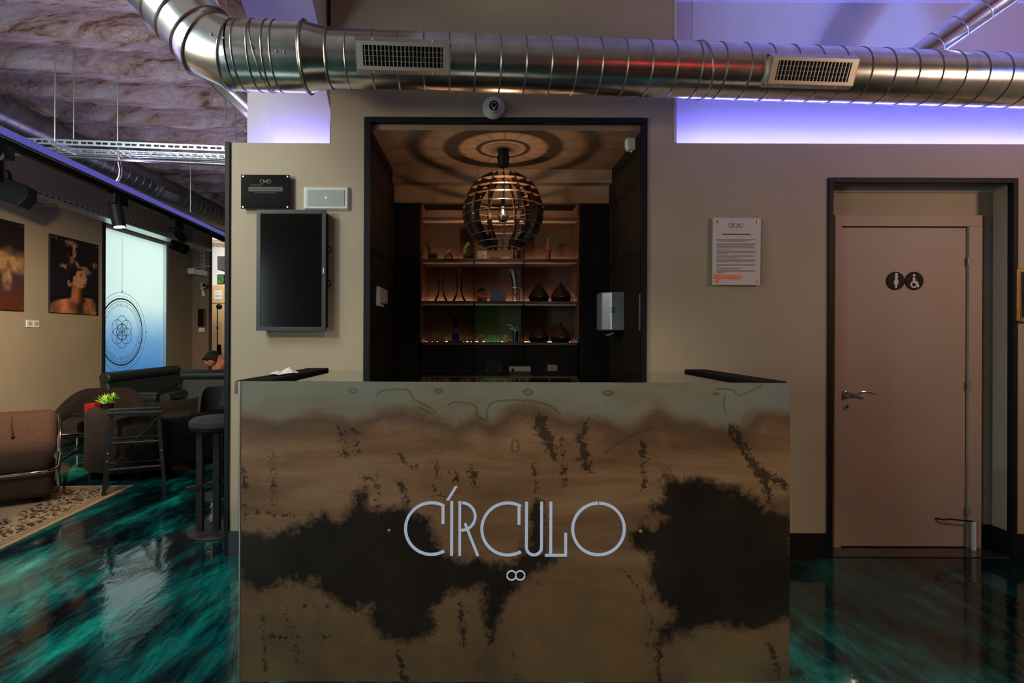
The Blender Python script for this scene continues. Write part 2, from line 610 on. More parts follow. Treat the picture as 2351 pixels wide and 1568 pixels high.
# frosted window film; the outdoor view's blue-to-pale light is painted into its colour
m = bpy.data.materials.new('frosted_film')
m.use_nodes = True
nt = m.node_tree
nt.nodes.clear()
out = nt.nodes.new('ShaderNodeOutputMaterial')
tl = nt.nodes.new('ShaderNodeBsdfTranslucent')
gl = nt.nodes.new('ShaderNodeBsdfGlossy')
gl.inputs['Roughness'].default_value = 0.15
mx = nt.nodes.new('ShaderNodeMixShader')
mx.inputs[0].default_value = 0.05
sx = nt.nodes.new('ShaderNodeSeparateXYZ')
L(nt, mapping(nt), sx.inputs[0])
view_gradient = nmath(nt, 'ADD', sx.outputs[2], nmath(nt, 'MULTIPLY', tex_noise(nt, mapping(nt), 0.9, 2), 0.5))
L(nt, ramp(nt, nmath(nt, 'MULTIPLY', view_gradient, 0.4), [(0.10, srgb(112, 166, 208)), (0.42, srgb(160, 192, 214)), (0.62, srgb(214, 226, 222))]), tl.inputs[0])
L(nt, tl.outputs[0], mx.inputs[1])
L(nt, gl.outputs[0], mx.inputs[2])
L(nt, mx.outputs[0], out.inputs[0])
M['film'] = m

# ---------------------------------------------------------------- the room
YC, YW, YD = F / 597, F / 379.7, F / 363.5       # counter front, wall face, door leaf
TH = 0.15
YB = YW + TH
ZC = 3.45
XR, XL, YBK = 4.6, -7.6, -3.4


def wl(px):
    """distance at which the left wall is seen at pixel column px"""
    return -4.95 / ((px - CX) / F + 0.0234)


def wx(Y):
    return -4.95 - 0.0234 * Y


KL = math.atan(0.0234)
# floor
struct(MB().box(-7.5, XR + 0.2, YBK - 0.2, 13.2, -0.1, 0).build('floor', M['floor'], base=(0, 0, 0)), 'glossy teal and black poured resin floor')

# front wall with its pass-through, its door recess and the low parts under the light ledges
x = lambda p: X_(p, YW)
z = lambda p: Z_(p, YW)
ZL, ZR = z(333) + 0.008, z(327)
OPL, OPR, OPT = x(835), x(1484), z(271)
DRL, DRR, DRT = x(1899), x(2333), z(406)
w = MB()
w.box(x(519), x(757), YW, YB, 0, ZL)
w.box(x(757), OPL, YW, YB, 0, ZC)
w.box(OPL, OPR, YW, YB, OPT, ZC)
w.box(OPR, x(1545), YW, YB, 0, ZC)
w.box(x(1545), DRL, YW, YB, 0, ZR)
w.box(DRL, DRR, YW, YB, DRT, ZR)
w.box(DRR, XR, YW, YB, 0, ZR)
struct(w.build('wall_front', M['wall']), 'greige plaster wall behind the counter')
YU = YW + .155
struct(MB().box(x(1545) - .1, XR, YU, YU + 0.08, ZR - 0.25, ZC).build('wall_front_upper', M['wall_up']), 'pale plaster set back above the lit ledge')
# door recess back wall
yb2 = YD + 0.02
w = MB()
w.box(DRL - 0.1, X_(1914, yb2), yb2, yb2 + 0.06, 0, DRT + 0.1)
w.box(X_(2249, yb2), DRR + 0.1, yb2, yb2 + 0.06, 0, DRT + 0.1)
w.box(X_(1914, yb2), X_(2249, yb2), yb2, yb2 + 0.06, Z_(491, yb2), DRT + 0.1)
struct(w.build('wall_recess', M['wall']), 'greige wall around the door inside the recess')
# side, far and rear walls, ceiling
p = [(wx(YBK), YBK), (wx(wl(237)), wl(237)), (wx(wl(386)), wl(386)), (wx(9.6), 9.6)]
WZ0, WZ1 = 0.45, Z_(522, wl(240)) + 0.02
WT = 0.25
w = MB()
for (a, bq, z0, z1) in ((p[0], p[1], 0, ZC), (p[2], p[3], 0, ZC), (p[1], p[2], 0, WZ0), (p[1], p[2], WZ1, ZC)):
    w.hexa([(a[0] - WT, a[1], z0), (a[0], a[1], z0), (bq[0], bq[1], z0), (bq[0] - WT, bq[1], z0),
            (a[0] - WT, a[1], z1), (a[0], a[1], z1), (bq[0], bq[1], z1), (bq[0] - WT, bq[1], z1)])
struct(w.build('wall_left', M['wall']), 'greige plaster wall of the lounge')
struct(MB().box(XL, XR + 0.1, 13.0, 13.1, 0, ZC).build('wall_far', M['wall']), 'greige wall at the far end of the lounge')
struct(MB().box(XR, XR + 0.1, YBK, 13.1, 0, ZC + 0.3).build('wall_right', M['wall']), 'greige wall to the right')
struct(MB().box(XL, XR + 0.1, YBK - 0.1, YBK, 0, ZC + 0.3).build('wall_back', M['wall']), 'greige wall at the back of the room')
struct(MB().box(XL, X_(479, 9.6), 9.6, 9.72, 0, ZC).build('wall_pillar', M['pillar']), 'brown wall return at the end of the lounge')
struct(MB().box(XL, XL + .1, 9.72, 13.0, 0, ZC).build('wall_far_left', M['wall']), 'greige side wall of the far room')
# ribbed ceiling: plaster joists with shallow vaults between
def rib_z(xx, yy):
    yr = yy - 0.145 * xx - 0.42
    ph = ((yr - 3.465 + noise.noise((xx * 0.9, yy * 0.7, 1)) * 0.025) / 0.529) % 1.0
    if ph > 0.74:
        zz = ZC - 0.006
    else:
        zz = ZC + 0.15 * max(0, math.sin(PI * ph / 0.74)) ** 0.42
    return zz + 0.016 * noise.noise((xx * 3, yy * 5, 3)) + 0.013 * noise.noise((xx * 9, yy * 17, 5)) + 0.008 * noise.noise((xx * 24, yy * 30, 9))


nx, ny = 300, 620
xs = np.linspace(XL, -0.4, nx)
ys = np.linspace(2.3, 13.1, ny)
vs = [(xx, yy, rib_z(xx, yy)) for yy in ys for xx in xs]
fs = [(j * nx + i, j * nx + i + 1, (j + 1) * nx + i + 1, (j + 1) * nx + i) for j in range(ny - 1) for i in range(nx - 1)]
struct(MB().add(vs, fs, True).build('ceiling', M['ceil'], base=(0, 0, ZC)), 'ribbed ceiling of rough sprayed plaster')
struct(MB().box(XL, XR, YBK, 2.3, ZC, ZC + .05).box(-.4, XR, 2.3, 13.1, ZC, ZC + .05).build('ceiling_front', M['wall_up']), 'flat plaster ceiling over the front of the room')
struct(MB().box(XL - .1, XR + 0.1, YBK - 0.1, 13.1, ZC + 0.26, ZC + 0.34).build('ceiling_slab', M['ceil']), 'slab above the ribbed plaster')

# column, sloping beam and ledges
CYF = YB + 0.02
struct(MB().box(X_(566, CYF), X_(757, CYF), CYF, CYF + 0.35, 0, ZC).build('wall_column', M['wall_up']), 'pale plaster column behind the low wall')
BX0, BX1 = X_(620, CYF), X_(763, CYF)
bz0, bz1 = Z_(205, CYF), Z_(-4, 3.0)
sl_ = (bz1 - bz0) / (CYF - 3.0)
yt = CYF - (ZC + .08 - bz0) / sl_
bm2 = MB().prism([(CYF, bz0), (CYF, ZC + .08), (yt, ZC + .08)], lambda a, b_, d: Vector((d, a, b_)), BX0, BX1)
struct(bm2.build('trim_1', M['wall_up']), 'sloping plaster beam rising from the column')
struct(MB().prism([(600, 202), (748, 202), (763, 276), (757, 281), (757, 340), (632, 340)], lambda a, b_, d: W(a, b_, d), CYF - .035, CYF).build('trim_8', M['wall_up']), 'shallow plaster pier on the column')
y9 = 3.14
z9 = bz0 + sl_ * (CYF - y9)
struct(MB().prism([(y9, z9 + .02), (y9, ZC + .08), (yt, ZC + .08)], lambda a, b_, d: Vector((d, a, b_)), BX0 - .14, BX0 - .002).build('trim_2', M['tan']), 'scroll-patterned tan board beside the sloping beam')

# niche behind the pass-through
NL, NR = X_(850, YW) - 0.002, X_(1473, YW) + 0.002
YN = 4.15
NZ = 2.585
struct(MB().box(OPL, NL, YW + .026, YB, 0, OPT).box(NL - 0.08, NL, YB, 4.75, 0, NZ + .1).build('wall_niche_left', M['wall_dark']), 'dark brown side wall of the niche')
struct(MB().box(NR, OPR, YW + .026, YB, 0, OPT).box(NR, NR + 0.08, YB, 4.75, 0, NZ + .1).build('wall_niche_right', M['wall_dark']), 'dark brown side wall of the niche')
struct(MB().box(NL - .08, NR + .08, 4.67, 4.75, 0, NZ + .1).build('wall_niche_back', M['wall_dark']), 'dark wall at the back of the niche')
struct(MB().box(NL, NR, YW + .026, 4.75, NZ, OPT - .0005).build('ceiling_niche', M['niche_ceiling']), 'brown ceiling of the niche')

# trims, frames, baseboards
FW = 15 / 379.7
t = MB().box(OPL, OPL + FW, YW - .012, YW + .025, 0, OPT).box(OPR - 12 / 379.7, OPR, YW - .012, YW + .025, 0, OPT).box(OPL + FW, OPR - 12 / 379.7, YW - .012, YW + .025, OPT - 12 / 379.7, OPT)
struct(t.build('trim_3', M['trim'], bevel=.002), 'black frame around the lit niche')
FD = 11 / 379.7
t = MB().box(DRL, DRL + FD, YW - .012, YW + .025, 0, DRT).box(DRR - FD, DRR, YW - .012, YW + .025, 0, DRT).box(DRL + FD, DRR - FD, YW - .012, YW + .025, DRT - FD, DRT)
struct(t.build('trim_4', M['trim'], bevel=.002), 'black frame around the door recess')
t = MB().box(x(517), x(528), YW - .012, YB + .01, 0, ZL + .004)
struct(t.build('trim_5', M['trim'], bevel=.002), 'black edge profile at the end of the wall')
t = MB().box(x(1545), x(1551), YW - .006, YW + .02, ZR, ZC)
struct(t.build('trim_6', M['wall_up'], bevel=.002), 'pale corner bead beside the lit ledge')
BH = z(1221)
struct(MB().box(x(528), OPL, YW - .012, YW, 0, BH).build('baseboard_left', M['base']))
struct(MB().box(OPR, DRL, YW - .012, YW, 0, BH).build('baseboard_middle', M['base']))
struct(MB().box(DRR, XR, YW - .012, YW, 0, BH).build('baseboard_right', M['base']))
struct(MB().box(X_(2249, yb2), DRR, yb2 - .012, yb2, 0, BH).box(DRR - .012, DRR, YW + .026, yb2 - .012, 0, BH).build('baseboard_recess', M['base']))
struct(MB().box(DRL + FD, DRR - FD, YW + .0, yb2 + .05, 0, 0.006).build('trim_7', M['threshold']), 'polished black threshold slab')

# violet LED strips lying on the ledges
tag(MB().box(x(1552), XR - .02, YW + .04, YW + .06, ZR + .002, ZR + .009).build('led_strip', M['led_blue']), 'violet light strip lying on the long ledge by the toilet door', 'light strip', 'violet light strips')
tag(MB().box(x(568), x(756), YW + .04, YW + .06, ZL + .002, ZL + .009).build('led_strip', M['led_blue2']), 'violet light strip on the short ledge under the column', 'light strip', 'violet light strips')

# ---------------------------------------------------------------- window in the left wall
wa, wb = p[1], p[2]
wd = Vector((wb[0] - wa[0], wb[1] - wa[1], 0))
wlen = wd.length
wd.normalize()
wn_ = Vector((wd.y, -wd.x, 0))               # into the room
wo = Vector((wa[0], wa[1], 0))


def WP(s_, z_, d_):
    return wo + wd * s_ + wn_ * d_ + Vector((0, 0, z_))


def wbox(mb, s0, s1, z0, z1, d0, d1):
    return mb.hexa([WP(s0, z0, d0), WP(s0, z0, d1), WP(s1, z0, d1), WP(s1, z0, d0), WP(s0, z1, d0), WP(s0, z1, d1), WP(s1, z1, d1), WP(s1, z1, d0)])


win = bpy.data.objects.new('window_1', None)
COL.objects.link(win)
win.location = WP(wlen / 2, WZ0, 0)
OFF[win] = Vector(win.location)
struct(win, 'tall frosted window with a geometric line drawing')
wbox(MB(), 0, wlen, WZ0, WZ1, -.05, -.044).build('pane', M['film'], win)
fr = MB()
wbox(fr, 0, wlen, WZ1 - .03, WZ1, -.06, -.02)
wbox(fr, 0, .03, WZ0, WZ1, -.06, -.02)
wbox(fr, wlen - .06, wlen, WZ0, WZ1, -.06, .0)
wbox(fr, 0, wlen, WZ0, WZ0 + .04, -.06, -.02)
fr.build('window_frame', M['zinc'], win)
wbox(MB(), -.03, 0, 0, WZ1 + .10, -.02, .03).build('window_edge', M['trim'], win)
# decal
M['decal'] = mat('blue_grey_decal', srgb(54, 84, 122), 0.6, var=0.0)
Yd0 = wl(287)
cs = (Vector((wx(Yd0), Yd0, 0)) - wo).dot(wd)
cz = Z_(765, Yd0)
sc = Yd0 / F                                   # metres per photo pixel there
fn = lambda a, bq, d: WP(cs + a, cz + bq, -.043 + d)
dec = MB()
dec.ribbon(circ(0, 0, 76 * sc, n=64), 3.4 * sc, fn, 0, .001, True)
dec.ribbon(circ(0, 0, 70 * sc, n=64), 1.2 * sc, fn, 0, .001, True)
dec.ribbon(circ(0, 0, 90 * sc, n=64), .8 * sc, fn, 0, .001, True)
for k in range(6):
    a = math.radians(90 + 60 * k)
    dec.ribbon(circ(18.5 * sc * math.cos(a), 18.5 * sc * math.sin(a), 18.5 * sc, n=28), 1.2 * sc, fn, 0, .001, True)
dec.ribbon(circ(0, 0, 18.5 * sc, n=28), 2.0 * sc, fn, 0, .001, True)
dec.ribbon([(18 * sc * math.cos(math.radians(q)), 18 * sc * math.sin(math.radians(q))) for q in (90, 210, 330)], 1.2 * sc, fn, 0, .001, True)
for k in range(72):
    a = math.radians(5 * k)
    for r0, r1 in ((58, 66), (80, 84)):
        dec.ribbon([(r0 * sc * math.cos(a), r0 * sc * math.sin(a)), (r1 * sc * math.cos(a + .02), r1 * sc * math.sin(a + .02))], .9 * sc, fn, 0, .001)
dec.ribbon([(0, 92 * sc), (0, 215 * sc)], .6 * sc, fn, 0, .001)
dec.ribbon(circ(0, 93 * sc, 2 * sc, n=10), 1.2 * sc, fn, 0, .001, True)
dec.ribbon(circ(93 * sc, 0, 1.6 * sc, n=10), 1.2 * sc, fn, 0, .001, True)
dec.build('line_drawing', M['decal'], win)

# ---------------------------------------------------------------- toilet door
dr = bpy.data.objects.new('door_1', None)
COL.objects.link(dr)
dr.location = W(2075, 1256, YD)
OFF[dr] = Vector(dr.location)
struct(dr, 'closed brown painted toilet door')
xd = lambda q: X_(q, YD)
zd = lambda q: Z_(q, YD)
MB().box(xd(1931), xd(2217), YD, YD + .04, .012, zd(519)).build('door_leaf', M['door'], dr, bevel=.003)
ca = MB().box(xd(1913), xd(1929), YD - .015, YD + .06, 0.006, zd(517)).box(xd(2220), xd(2250), YD - .015, YD + .06, .006, zd(517)).box(xd(1913), xd(2250), YD - .015, YD + .06, zd(517), zd(491))
ca.build('door_casing', M['door'], dr, bevel=.003)
for q in (597, 880, 1168):
    MB().cyl((xd(2218.5), YD - .016, zd(q + 9)), (xd(2218.5), YD - .016, zd(q - 9)), .008, n=12).build('hinge', M['grey_disp'], dr)
hd = MB().lathe([(.001, .012), (.022, .012), (.026, .006), (.026, 0)], (xd(1944), YD, zd(900)), 20, '-y')
hd = hd.build('handle_rosette', M['chrome'], dr)
pts = [(xd(1944), YD - .012, zd(900)), (xd(1944), YD - .05, zd(900)), (xd(1952), YD - .058, zd(899)), (xd(1965), YD - .058, zd(894)), (xd(1982), YD - .057, zd(895)), (xd(1996), YD - .056, zd(899))]
MB().tube(pts, [.008, .008, .009, .009, .008, .005], 10).build('lever', M['chrome'], hd)
kp = MB().lathe([(.001, .006), (.019, .006), (.021, 0)], (xd(1944), YD, zd(931)), 20, '-y').build('key_plate', M['chrome'], dr)
MB().lathe([(.001, .008), (.007, .008), (.007, .006)], (xd(1944), YD, zd(931)), 12, '-y').build('keyhole', M['black'], kp)
clz = MB().cyl((xd(2224), YD - .04, zd(1253)), (xd(2224), YD - .04, zd(1188)), .0125, n=14).build('door_closer', M['offwhite'], dr)
MB().tube([(xd(2226), YD - .04, zd(1189)), (xd(2168), YD - .04, zd(1183)), (xd(2162), YD - .03, zd(1186)), (xd(2148), YD - .004, zd(1186))], .005, 8).build('closer_arm', M['black'], clz)
for q, lab in ((2055, 'black disc with a standing figure stuck on the toilet door'), (2098, 'black disc with a wheelchair figure stuck on the toilet door')):
    c = W(q, 645, YD)
    r_ = 21 / 363.5
    sg = thing('door_sign', lab, 'sign', (c.x, YD, c.z), 'toilet door signs')
    MB().lathe([(.001, .006), (r_ - .002, .006), (r_, .004), (r_, 0.0005)], (c.x, YD, c.z), 40, '-y').build('disc', M['black'], sg)
    k = 1 / 363.5 * 42 / 740                       # metres per pixel of the enlarged sign
    f2 = lambda a, bq, d: Vector((c.x + (a - (610 if q == 2055 else 1365)) * k, YD - d, c.z - (bq - 785) * k))
    ic = MB()
    if q == 2055:
        ic.prism(circ(630, 523, 56, n=20), f2, .006, .008)
        ic.prism([(560, 600), (600, 580), (660, 580), (700, 600), (690, 650), (665, 710), (700, 760), (708, 850), (690, 930), (660, 940), (645, 1070), (612, 1085), (580, 1070), (578, 940), (545, 930), (532, 850), (545, 770), (585, 710), (570, 650)], f2, .006, .008)
    else:
        ic.prism(circ(1340, 565, 54, n=20), f2, .006, .008)
        ic.prism([(1285, 650), (1310, 635), (1345, 650), (1375, 640), (1388, 680), (1388, 800), (1460, 805), (1510, 860), (1530, 950), (1545, 1020), (1520, 1050), (1470, 1045), (1455, 960), (1420, 900), (1350, 890), (1290, 800)], f2, .006, .008)
        ic.ribbon(circ(1335, 935, 110, n=28), 56, f2, .006, .0082, True)
    ic.build('pictogram', M['paper'], sg)
# ---------------------------------------------------------------- counter
CL, CR, ZT = X_(552, YC), X_(1815, YC), H - 105.5 * YC / F
CBK = YC * 1.38
ctr = thing('reception_counter', 'patinated steel reception counter with cut-out lettering', 'counter', ((CL + CR) / 2, (YC + CBK) / 2, 0))


def sdf_poly(P, poly):
    V = np.array(poly, float)
    n = len(V)
    d = np.full(len(P), 1e18)
    s = np.ones(len(P))
    j = n - 1
    for i in range(n):
        e = V[j] - V[i]
        w_ = P - V[i]
        t = np.clip((w_ @ e) / (e @ e), 0, 1)
        bb = w_ - t[:, None] * e
        d = np.minimum(d, (bb ** 2).sum(1))
        c1 = P[:, 1] >= V[i][1]
        c2 = P[:, 1] < V[j][1]
        c3 = e[0] * w_[:, 1] > e[1] * w_[:, 0]
        flip = (c1 & c2 & c3) | (~c1 & ~c2 & ~c3)
        s = np.where(flip, -s, s)
        j = i
    return s * np.sqrt(d)


def sdf_caps(P, pts, r):
    d = np.full(len(P), 1e9)
    for a, b_ in zip(pts[:-1], pts[1:]):
        a, b_ = np.array(a, float), np.array(b_, float)
        e = b_ - a
        t = np.clip(((P - a) @ e) / max(1e-6, e @ e), 0, 1)
        d = np.minimum(d, np.sqrt(((P - a - t[:, None] * e) ** 2).sum(1)))
    return d - r


gx, gz = 540, 300
U = np.linspace(0, 1, gx)
VV = np.linspace(0, 1, gz)
uu, vv = np.meshgrid(U, VV)
PX = np.stack([552 + uu.ravel() * 1263, 877 + vv.ravel() * 690], 1)
pa = [(545, 1212), (600, 1225), (640, 1228), (700, 1200), (745, 1182), (775, 1200), (800, 1182), (820, 1128), (838, 1122), (846, 1170), (880, 1168), (930, 1160), (985, 1190), (1010, 1250), (1060, 1285), (1130, 1292), (1196, 1290), (1220, 1200), (1230, 1140), (1242, 1165), (1247, 1210), (1262, 1270), (1272, 1284), (1211, 1334), (1161, 1379), (1140, 1440), (1118, 1470), (1122, 1420), (1105, 1350), (1038, 1367), (999, 1401), (1010, 1440), (1005, 1462), (943, 1479), (876, 1468), (871, 1434), (854, 1390), (800, 1392), (765, 1379), (725, 1340), (704, 1331), (631, 1345), (590, 1362), (545, 1345)]
pb = [(1520, 1090), (1535, 1080), (1560, 1097), (1620, 1092), (1680, 1110), (1730, 1150), (1760, 1168), (1830, 1178), (1830, 1425), (1750, 1440), (1640, 1442), (1560, 1462), (1512, 1482), (1505, 1445), (1545, 1420), (1550, 1400), (1520, 1385), (1505, 1360), (1497, 1310), (1490, 1275), (1470, 1262), (1452, 1225), (1480, 1198), (1500, 1212), (1530, 1188), (1500, 1165), (1515, 1140)]
dk = np.minimum(sdf_poly(PX, pa), sdf_poly(PX, pb))
drips = [([(1685, 985), (1705, 1020), (1730, 1060), (1755, 1095), (1800, 1108)], 13), ([(1755, 1095), (1772, 1160)], 9), ([(1478, 1020), (1481, 1118)], 8), ([(1333, 1000), (1350, 1075)], 12),
         ([(1288, 1005), (1298, 1120)], 4), ([(1228, 1060), (1232, 1140)], 5), ([(1252, 1000), (1275, 1045)], 12), ([(920, 1045), (935, 1070), (960, 1072)], 6), ([(1000, 1062), (1008, 1100)], 5),
         ([(1030, 1078), (1052, 1088), (1048, 1110)], 6), ([(1082, 1082), (1092, 1112)], 9), ([(626, 1040), (628, 1180)], 4), ([(918, 1110), (940, 1150)], 9), ([(998, 1110), (1000, 1138), (1025, 1138)], 4),
         ([(835, 1095), (852, 1100)], 6), ([(866, 1090), (868, 1165)], 4), ([(560, 1080), (566, 1190)], 4), ([(590, 1180), (680, 1185)], 5), ([(700, 1395), (765, 1393)], 3), ([(660, 1405), (690, 1530)], 4), ([(606, 1420), (612, 1560)], 3),
         ([(600, 1465), (700, 1468), (760, 1462)], 3), ([(915, 1500), (932, 1568)], 6), ([(1515, 1485), (1512, 1568)], 7), ([(1060, 1395), (1065, 1480)], 8), ([(1155, 1400), (1128, 1470)], 9), ([(1430, 1305), (1480, 1370), (1500, 1430), (1485, 1480)], 3),
         ([(1770, 1480), (1790, 1545)], 7), ([(1184, 1500), (1186, 1568)], 2), ([(1240, 970), (1255, 1000)], 20), ([(1345, 970), (1335, 1005)], 9), ([(780, 985), (790, 1040)], 9), ([(812, 990), (822, 1040)], 7)]
dr_ = np.full(len(PX), 1e9)
for pts, r in drips:
    dr_ = np.minimum(dr_, sdf_caps(PX, pts, r + 2.5))
tl_poly = [(500, 800), (1900, 800), (1900, 955), (1740, 950), (1700, 985), (1640, 978), (1560, 968), (1510, 940), (1480, 975), (1430, 990), (1370, 965), (1290, 965), (1230, 935), (1180, 940), (1130, 975), (1090, 960), (1050, 985), (960, 950), (880, 950), (810, 975), (740, 955), (640, 975), (560, 960), (500, 965)]
tl = sdf_poly(PX, tl_poly)
lines = [([(865, 910), (880, 897), (935, 895), (950, 915), (985, 935), (1000, 945), (990, 950), (965, 935)], 1.2), ([(1030, 930), (1045, 923), (1090, 930), (1098, 955), (1120, 965), (1118, 945), (1130, 925), (1170, 918), (1220, 920), (1262, 930), (1285, 950)], 1.4),
         ([(1645, 890), (1680, 893), (1700, 905), (1735, 890), (1750, 883)], 1.0), ([(1665, 905), (1662, 930), (1670, 950)], 1.2), ([(1390, 1040), (1430, 1010), (1500, 980)], 1.0), ([(1179, 1010), (1176, 1030), (1185, 1038), (1192, 1030), (1188, 1012), (1179, 1010)], 2.0),
         ([(800, 897), (812, 893), (820, 898), (812, 903), (800, 897)], 1.5), ([(998, 897), (1010, 894), (1016, 898), (1006, 902), (998, 897)], 2.5), ([(1203, 898), (1213, 894), (1224, 900), (1210, 905), (1203, 898)], 2.5), ([(1385, 900), (1396, 896), (1408, 901), (1396, 906), (1385, 900)], 3.0), ([(1640, 902), (1648, 902)], 5)]
ln = np.full(len(PX), 1e9)


def smooth_line(pts, n=6):
    P = [np.array(q, float) for q in pts]
    P = [P[0]] + P + [P[-1]]
    out_ = []
    for i in range(1, len(P) - 2):
        for k in range(n):
            t = k / n
            out_.append(.5 * (2 * P[i] + (P[i + 1] - P[i - 1]) * t + (2 * P[i - 1] - 5 * P[i] + 4 * P[i + 1] - P[i + 2]) * t * t + (3 * P[i] - P[i - 1] - 3 * P[i + 1] + P[i + 2]) * t ** 3))
    return out_ + [P[-1]]


for pts, r in lines:
    ln = np.minimum(ln, sdf_caps(PX, smooth_line(pts), r * .6))
me = bpy.data.meshes.new('front_panel')
base = OFF[ctr]
vs = [tuple(W(a, b_, YC) - base) for a, b_ in PX]
fs = [(j * gx + i, (j + 1) * gx + i, (j + 1) * gx + i + 1, j * gx + i + 1) for j in range(gz - 1) for i in range(gx - 1)]
# keep the panel square to the room: straight top and foot
vs = [((CL + u_ * (CR - CL)) - base.x, YC - base.y, (ZT * (1 - v_) + 0.002 * v_) - base.z) for u_, v_ in zip(uu.ravel(), vv.ravel())]
me.from_pydata(vs, [], fs)
for nm, arr in (('dark', dk), ('drip', dr_), ('teal', tl), ('line', ln)):
    a = me.attributes.new(nm, 'FLOAT', 'POINT')
    a.data.foreach_set('value', np.clip(arr, -200, 200).astype(np.float32))
m, nt, b = new_mat('patinated_steel')
at = lambda n: (lambda q: (setattr(q, 'attribute_name', n), q.outputs['Fac'])[1])(nt.nodes.new('ShaderNodeAttribute'))
vo = mapping(nt)
nA = tex_noise(nt, vo, 9, 8, 0.68, 0.3)
nB = tex_noise(nt, vo, 38, 6, 0.7, 0.2)
nC = tex_noise(nt, mapping(nt, (0.5, 1, 3.2)), 2.2, 6, 0.6, 0.3)
nD = tex_noise(nt, vo, 3.2, 5, 0.6, 0.2)
brown = ramp(nt, nC, [(0.33, srgb(92, 72, 54)), (0.5, srgb(126, 98, 72)), (0.64, srgb(146, 120, 92))])
olive = ramp(nt, nD, [(0.35, srgb(92, 80, 60)), (0.62, srgb(120, 98, 70))])
sx = nt.nodes.new('ShaderNodeSeparateXYZ')
L(nt, vo, sx.inputs[0])
zf = nmath(nt, 'MULTIPLY', nmath(nt, 'ADD', sx.outputs[2], nmath(nt, 'MULTIPLY', nA, 0.35)), 1.0)
colr = mixc(nt, ramp(nt, zf, [(0.35, (1, 1, 1)), (0.85, (0, 0, 0))]), brown, olive)
tealc = ramp(nt, nmath(nt, 'ADD', nmath(nt, 'MULTIPLY', nC, 0.6), nmath(nt, 'MULTIPLY', nD, 0.4)), [(0.38, srgb(112, 104, 88)), (0.5, srgb(118, 122, 108)), (0.62, srgb(112, 126, 124))])
tm = nmath(nt, 'ADD', at('teal'), nmath(nt, 'MULTIPLY', nmath(nt, 'SUBTRACT', nA, 0.5), 60))
colr = mixc(nt, ramp(nt, nmath(nt, 'DIVIDE', nmath(nt, 'ADD', tm, 34), 60, True), [(0, (1, 1, 1)), (1, (0, 0, 0))]), colr, tealc)
# brown stain just below the pale oxide band
edge = ramp(nt, nmath(nt, 'DIVIDE', nmath(nt, 'ADD', tm, 20), 80, True), [(0, (0, 0, 0)), (0.35, (.75, .75, .75)), (1, (0, 0, 0))])
colr = mixc(nt, edge, colr, srgb(74, 56, 44))
rust = ramp(nt, nB, [(0.60, (0, 0, 0)), (0.70, (.55, .55, .55))])
colr = mixc(nt, nmath(nt, 'MULTIPLY', rust, ramp(nt, nA, [(0.45, (0, 0, 0)), (0.6, (1, 1, 1))])), colr, srgb(54, 42, 34))
dkm = nmath(nt, 'ADD', at('dark'), nmath(nt, 'ADD', nmath(nt, 'MULTIPLY', nmath(nt, 'SUBTRACT', nA, 0.5), 100), nmath(nt, 'MULTIPLY', nmath(nt, 'SUBTRACT', nB, 0.5), 60)))
dark1 = ramp(nt, nmath(nt, 'DIVIDE', nmath(nt, 'ADD', dkm, 12), 24, True), [(0, (1, 1, 1)), (1, (0, 0, 0))])
spk = tex_noise(nt, vo, 95, 4, 0.6, 0.3)
spm = nmath(nt, 'ADD', nmath(nt, 'MINIMUM', at('dark'), at('drip')), nmath(nt, 'MULTIPLY', nmath(nt, 'SUBTRACT', spk, 0.38), 130))
dark3 = ramp(nt, nmath(nt, 'DIVIDE', nmath(nt, 'ADD', spm, 3), 6, True), [(0, (.8, .8, .8)), (1, (0, 0, 0))])
drm = nmath(nt, 'ADD', at('drip'), nmath(nt, 'ADD', nmath(nt, 'MULTIPLY', nmath(nt, 'SUBTRACT', nB, 0.42), 90), nmath(nt, 'MULTIPLY', nmath(nt, 'SUBTRACT', nA, 0.5), 34)))
dark2 = ramp(nt, nmath(nt, 'DIVIDE', nmath(nt, 'ADD', drm, 4), 6, True), [(0, (.85, .85, .85)), (1, (0, 0, 0))])
darkc = ramp(nt, nD, [(0.35, srgb(30, 26, 23)), (0.65, srgb(44, 38, 32))])
colr = mixc(nt, nmath(nt, 'MAXIMUM', nmath(nt, 'MAXIMUM', dark1, dark3), dark2), colr, darkc)
lnm = ramp(nt, nmath(nt, 'DIVIDE', nmath(nt, 'ADD', at('line'), nmath(nt, 'MULTIPLY', nmath(nt, 'SUBTRACT', nB, 0.5), 5)), 2.5, True), [(0, (.55, .55, .55)), (1, (0, 0, 0))])
colr = mixc(nt, lnm, colr, srgb(58, 50, 38))
L(nt, colr, b.inputs['Base Color'])
b.inputs['Metallic'].default_value = 0.35
L(nt, ramp(nt, nA, [(0.3, (.36, .36, .36)), (0.7, (.5, .5, .5))]), b.inputs['Roughness'])
L(nt, bump(nt, nB, 0.08, 0.004), b.inputs['Normal'])
M['patina'] = m
me.materials.append(m)
fp = bpy.data.objects.new('front_panel', me)
COL.objects.link(fp)
fp.parent = ctr
OFF[fp] = OFF[ctr]
M['side_steel'] = mat('dark_steel_edge', srgb(34, 30, 28), 0.45, 0.4, var=0.2, vscale=6)
MB().box(CL, CR, YC + .0005, YC + .018, 0.0, ZT).build('steel_plate', M['brush'], ctr)
MB().box(CL + .001, CL + .02, YC + .018, CBK, 0, ZT - .045).build('side_panel', M['side_steel'], ctr)
MB().box(CR - .02, CR - .001, YC + .018, CBK, 0, ZT - .045).build('side_panel', M['side_steel'], ctr)
MB().cyl((CL, YC + .004, 0), (CL, YC + .004, ZT), .006, n=10).build('edge_rail', M['brush'], ctr)
